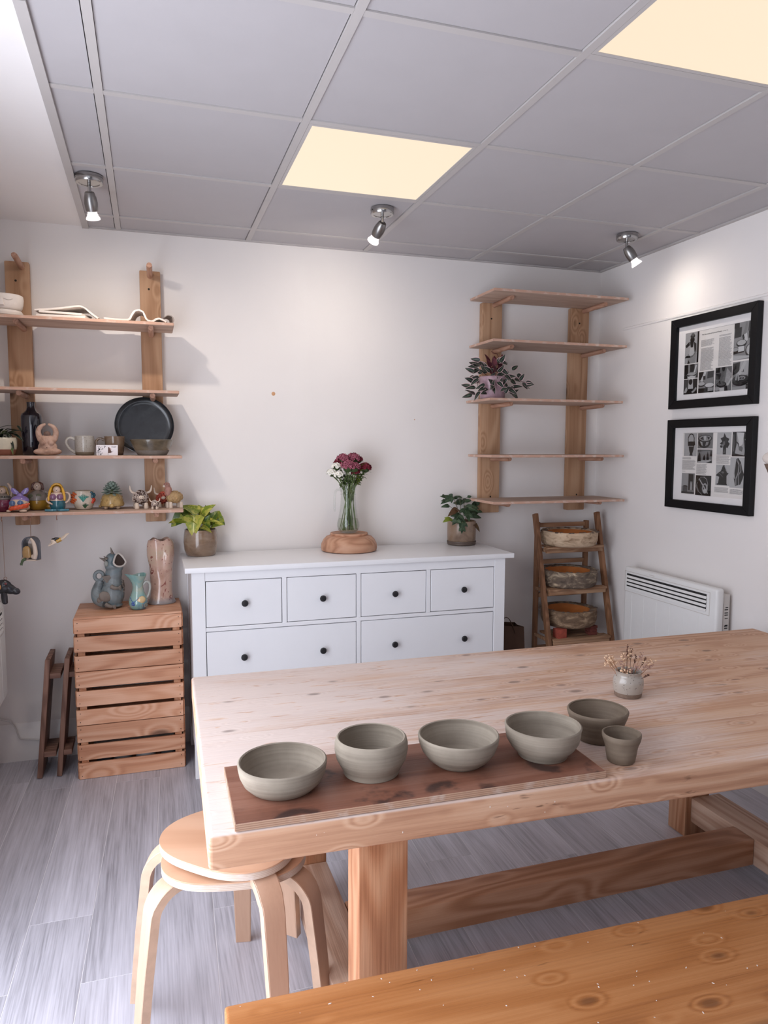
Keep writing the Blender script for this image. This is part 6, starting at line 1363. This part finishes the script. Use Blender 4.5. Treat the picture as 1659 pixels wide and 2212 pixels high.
m.build('knobbly_scales', FISHG, t)
MB().ell((-.022, -.030, .212), (.010, .006, .013)).build('eye_lid', plain('pale_stoneware', sr(150, 152, 146), .5), t)
# small jug
t = thing('small_glazed_jug', 'small aqua and cream glazed jug with blue flower and handle', 'jug', (-.066, 3.520, zc))
JG = blotch('aqua_marbled_glaze', [sr(64, 104, 150), sr(128, 170, 166), sr(150, 172, 162), sr(206, 188, 150)], 12, .18, .8, .04, (1, 1, .8), .8)
m = MB(); prof = [(.026, 0), (.034, .004), (.041, .022), (.0425, .038), (.037, .058), (.028, .080), (.0235, .102), (.025, .120), (.032, .142), (.039, .156), (.0405, .160)]
o = pot('body', prof, .003, JG, t, 44)
for v_ in o.data.vertices:
    if v_.co.z > .115:
        f = (v_.co.z - .115) / .045; a = math.atan2(v_.co.y, v_.co.x); k = max(0, math.cos(a - R(200))) ** 5
        s = 1 + .45 * k * f - .12 * f * max(0, math.cos(a - R(110))) ** 2; v_.co.x *= s; v_.co.y *= s; v_.co.z += .006 * k * f + .004 * f * math.sin(a * 2)
MB().tube([(.024, 0, .112), (.036, 0, .126), (.050, 0, .120), (.054, 0, .100), (.050, 0, .076), (.043, 0, .058), (.038, 0, .050)], [.006, .0062, .006, .0056, .0054, .0056, .006], 10).build('handle', plain('jug_handle_glaze', sr(168, 170, 164), .25, var=.15, vscale=40, coat=.5), t)
m = MB(); fc = Vector((-.020, -.0365, .032))
for k in range(5): a = k * 1.257; m.ell(fc + Vector((.0062 * math.cos(a), -.001, .0062 * math.sin(a))), (.0048, .0022, .0048), seg=10, ring=6)
m.build('blue_flower', gz('cobalt_blue', 40, 76, 150), t)
MB().tube([(-.034, -.024, .060), (-.030, -.031, .048), (-.020, -.0385, .036)], .0012, 5).tube([(-.020, -.0385, .036), (.0, -.0395, .056), (.014, -.031, .066)], .0012, 5).build('blue_line', gz('cobalt_blue_line', 52, 90, 158), t)
MB().ell((.010, -.0285, .046), (.024, .0145, .019), (0, -.35, 0)).build('cream_patch', gz('cream_oval', 214, 188, 142), t)
m = MB()
for k in range(24): a = rnd.uniform(-1.1, -.2); z = rnd.uniform(.012, .03); m.ell((.0405 * math.cos(a), .0405 * math.sin(a), z), .0034, seg=7, ring=5)
m.build('grey_berries', plain('grey_glaze_berries', sr(134, 134, 124), .3), t)
# torso vase
t = thing('torso_vase', 'tall pink female torso vase splashed with red, at the right on the crates', 'vase', (.040, 3.625, zc), rz=R(8))
tv = NT('pink_splashed_glaze'); v_ = tv.obj(False)
n1 = tv.noise(v_, 9, 4, .6, .5); n2 = tv.noise(tv.mapping(v_, (1, 1, .5)), 34, 3, .6, 1.2); sp = tv.n('TexVoronoi', None, i0=v_, Scale=70.0)
cc = tv.ramp(n1, [(.3, sr(176, 138, 120)), (.5, sr(206, 170, 152)), (.62, sr(198, 172, 148)), (.75, sr(168, 160, 154))])
cc = tv.mix(tv.math('MULTIPLY', tv.step(n2, .60, .66), .85), cc, (*sr(128, 52, 46), 1))
cc = tv.mix(tv.math('MULTIPLY', tv.step(sp.outputs['Distance'], .22, .14), tv.math('GREATER_THAN', sp.outputs['Color'], .70)), cc, (*sr(110, 40, 44), 1))
zz = tv.n('SeparateXYZ', None, i0=v_).outputs[2]
cc = tv.mix(tv.math('MULTIPLY', tv.step(tv.math('ADD', zz, tv.math('MULTIPLY', n1, .05)), .062, .034), .75), cc, (*sr(124, 132, 138), 1))
tv.bump(n1, .08, .006); TORSO = tv.done(cc, .2, Coat_Weight=.6)
m = MB(); N = 56; rows = []
zs = [0, .004, .012, .03, .06, .09, .12, .15, .18, .21, .235, .26, .285, .305, .318]
wx = [.064, .0665, .062, .053, .0495, .050, .052, .053, .054, .060, .0635, .064, .0625, .0575, .052]
wy = [.050, .052, .049, .042, .039, .039, .040, .041, .042, .046, .048, .047, .044, .040, .037]
def ring(z, a_, b_, top):
    out = []
    for i in range(N):
        a = 2 * PI * i / N; x, y = a_ * math.cos(a), b_ * math.sin(a)
        if y < 0:
            for sx in (-1, 1):
                y -= .016 * math.exp(-((x - sx * .027) / .017) ** 2 - ((z - .225) / .030) ** 2)
            y -= .006 * math.exp(-(x / .03) ** 2 - ((z - .11) / .04) ** 2); y += .004 * math.exp(-(x / .008) ** 2 - ((z - .21) / .07) ** 2)
        zz_ = z
        if top: zz_ = z - .014 * math.exp(-((x - .002) / .022) ** 2) - (.010 if x < -.03 else 0) * min(1, (-x - .03) / .015) - .018 * max(0, (x - .036) / .02)
        out.append(m.bm.verts.new((x, y, zz_)))
    return out
for z, a_, b_ in zip(zs, wx, wy): rows.append(ring(z, a_, b_, z > .31))
for z, a_, b_ in list(zip(zs, wx, wy))[:1:-1]: rows.append(ring(z, a_ - .004, b_ - .004, z > .31))
for A_, B_ in zip(rows, rows[1:]):
    for i in range(N): m.bm.faces.new((A_[i], A_[(i + 1) % N], B_[(i + 1) % N], B_[i]))
m.bm.faces.new(rows[0]); m.bm.faces.new(rows[-1])
m.build('body', TORSO, t, ang=60)
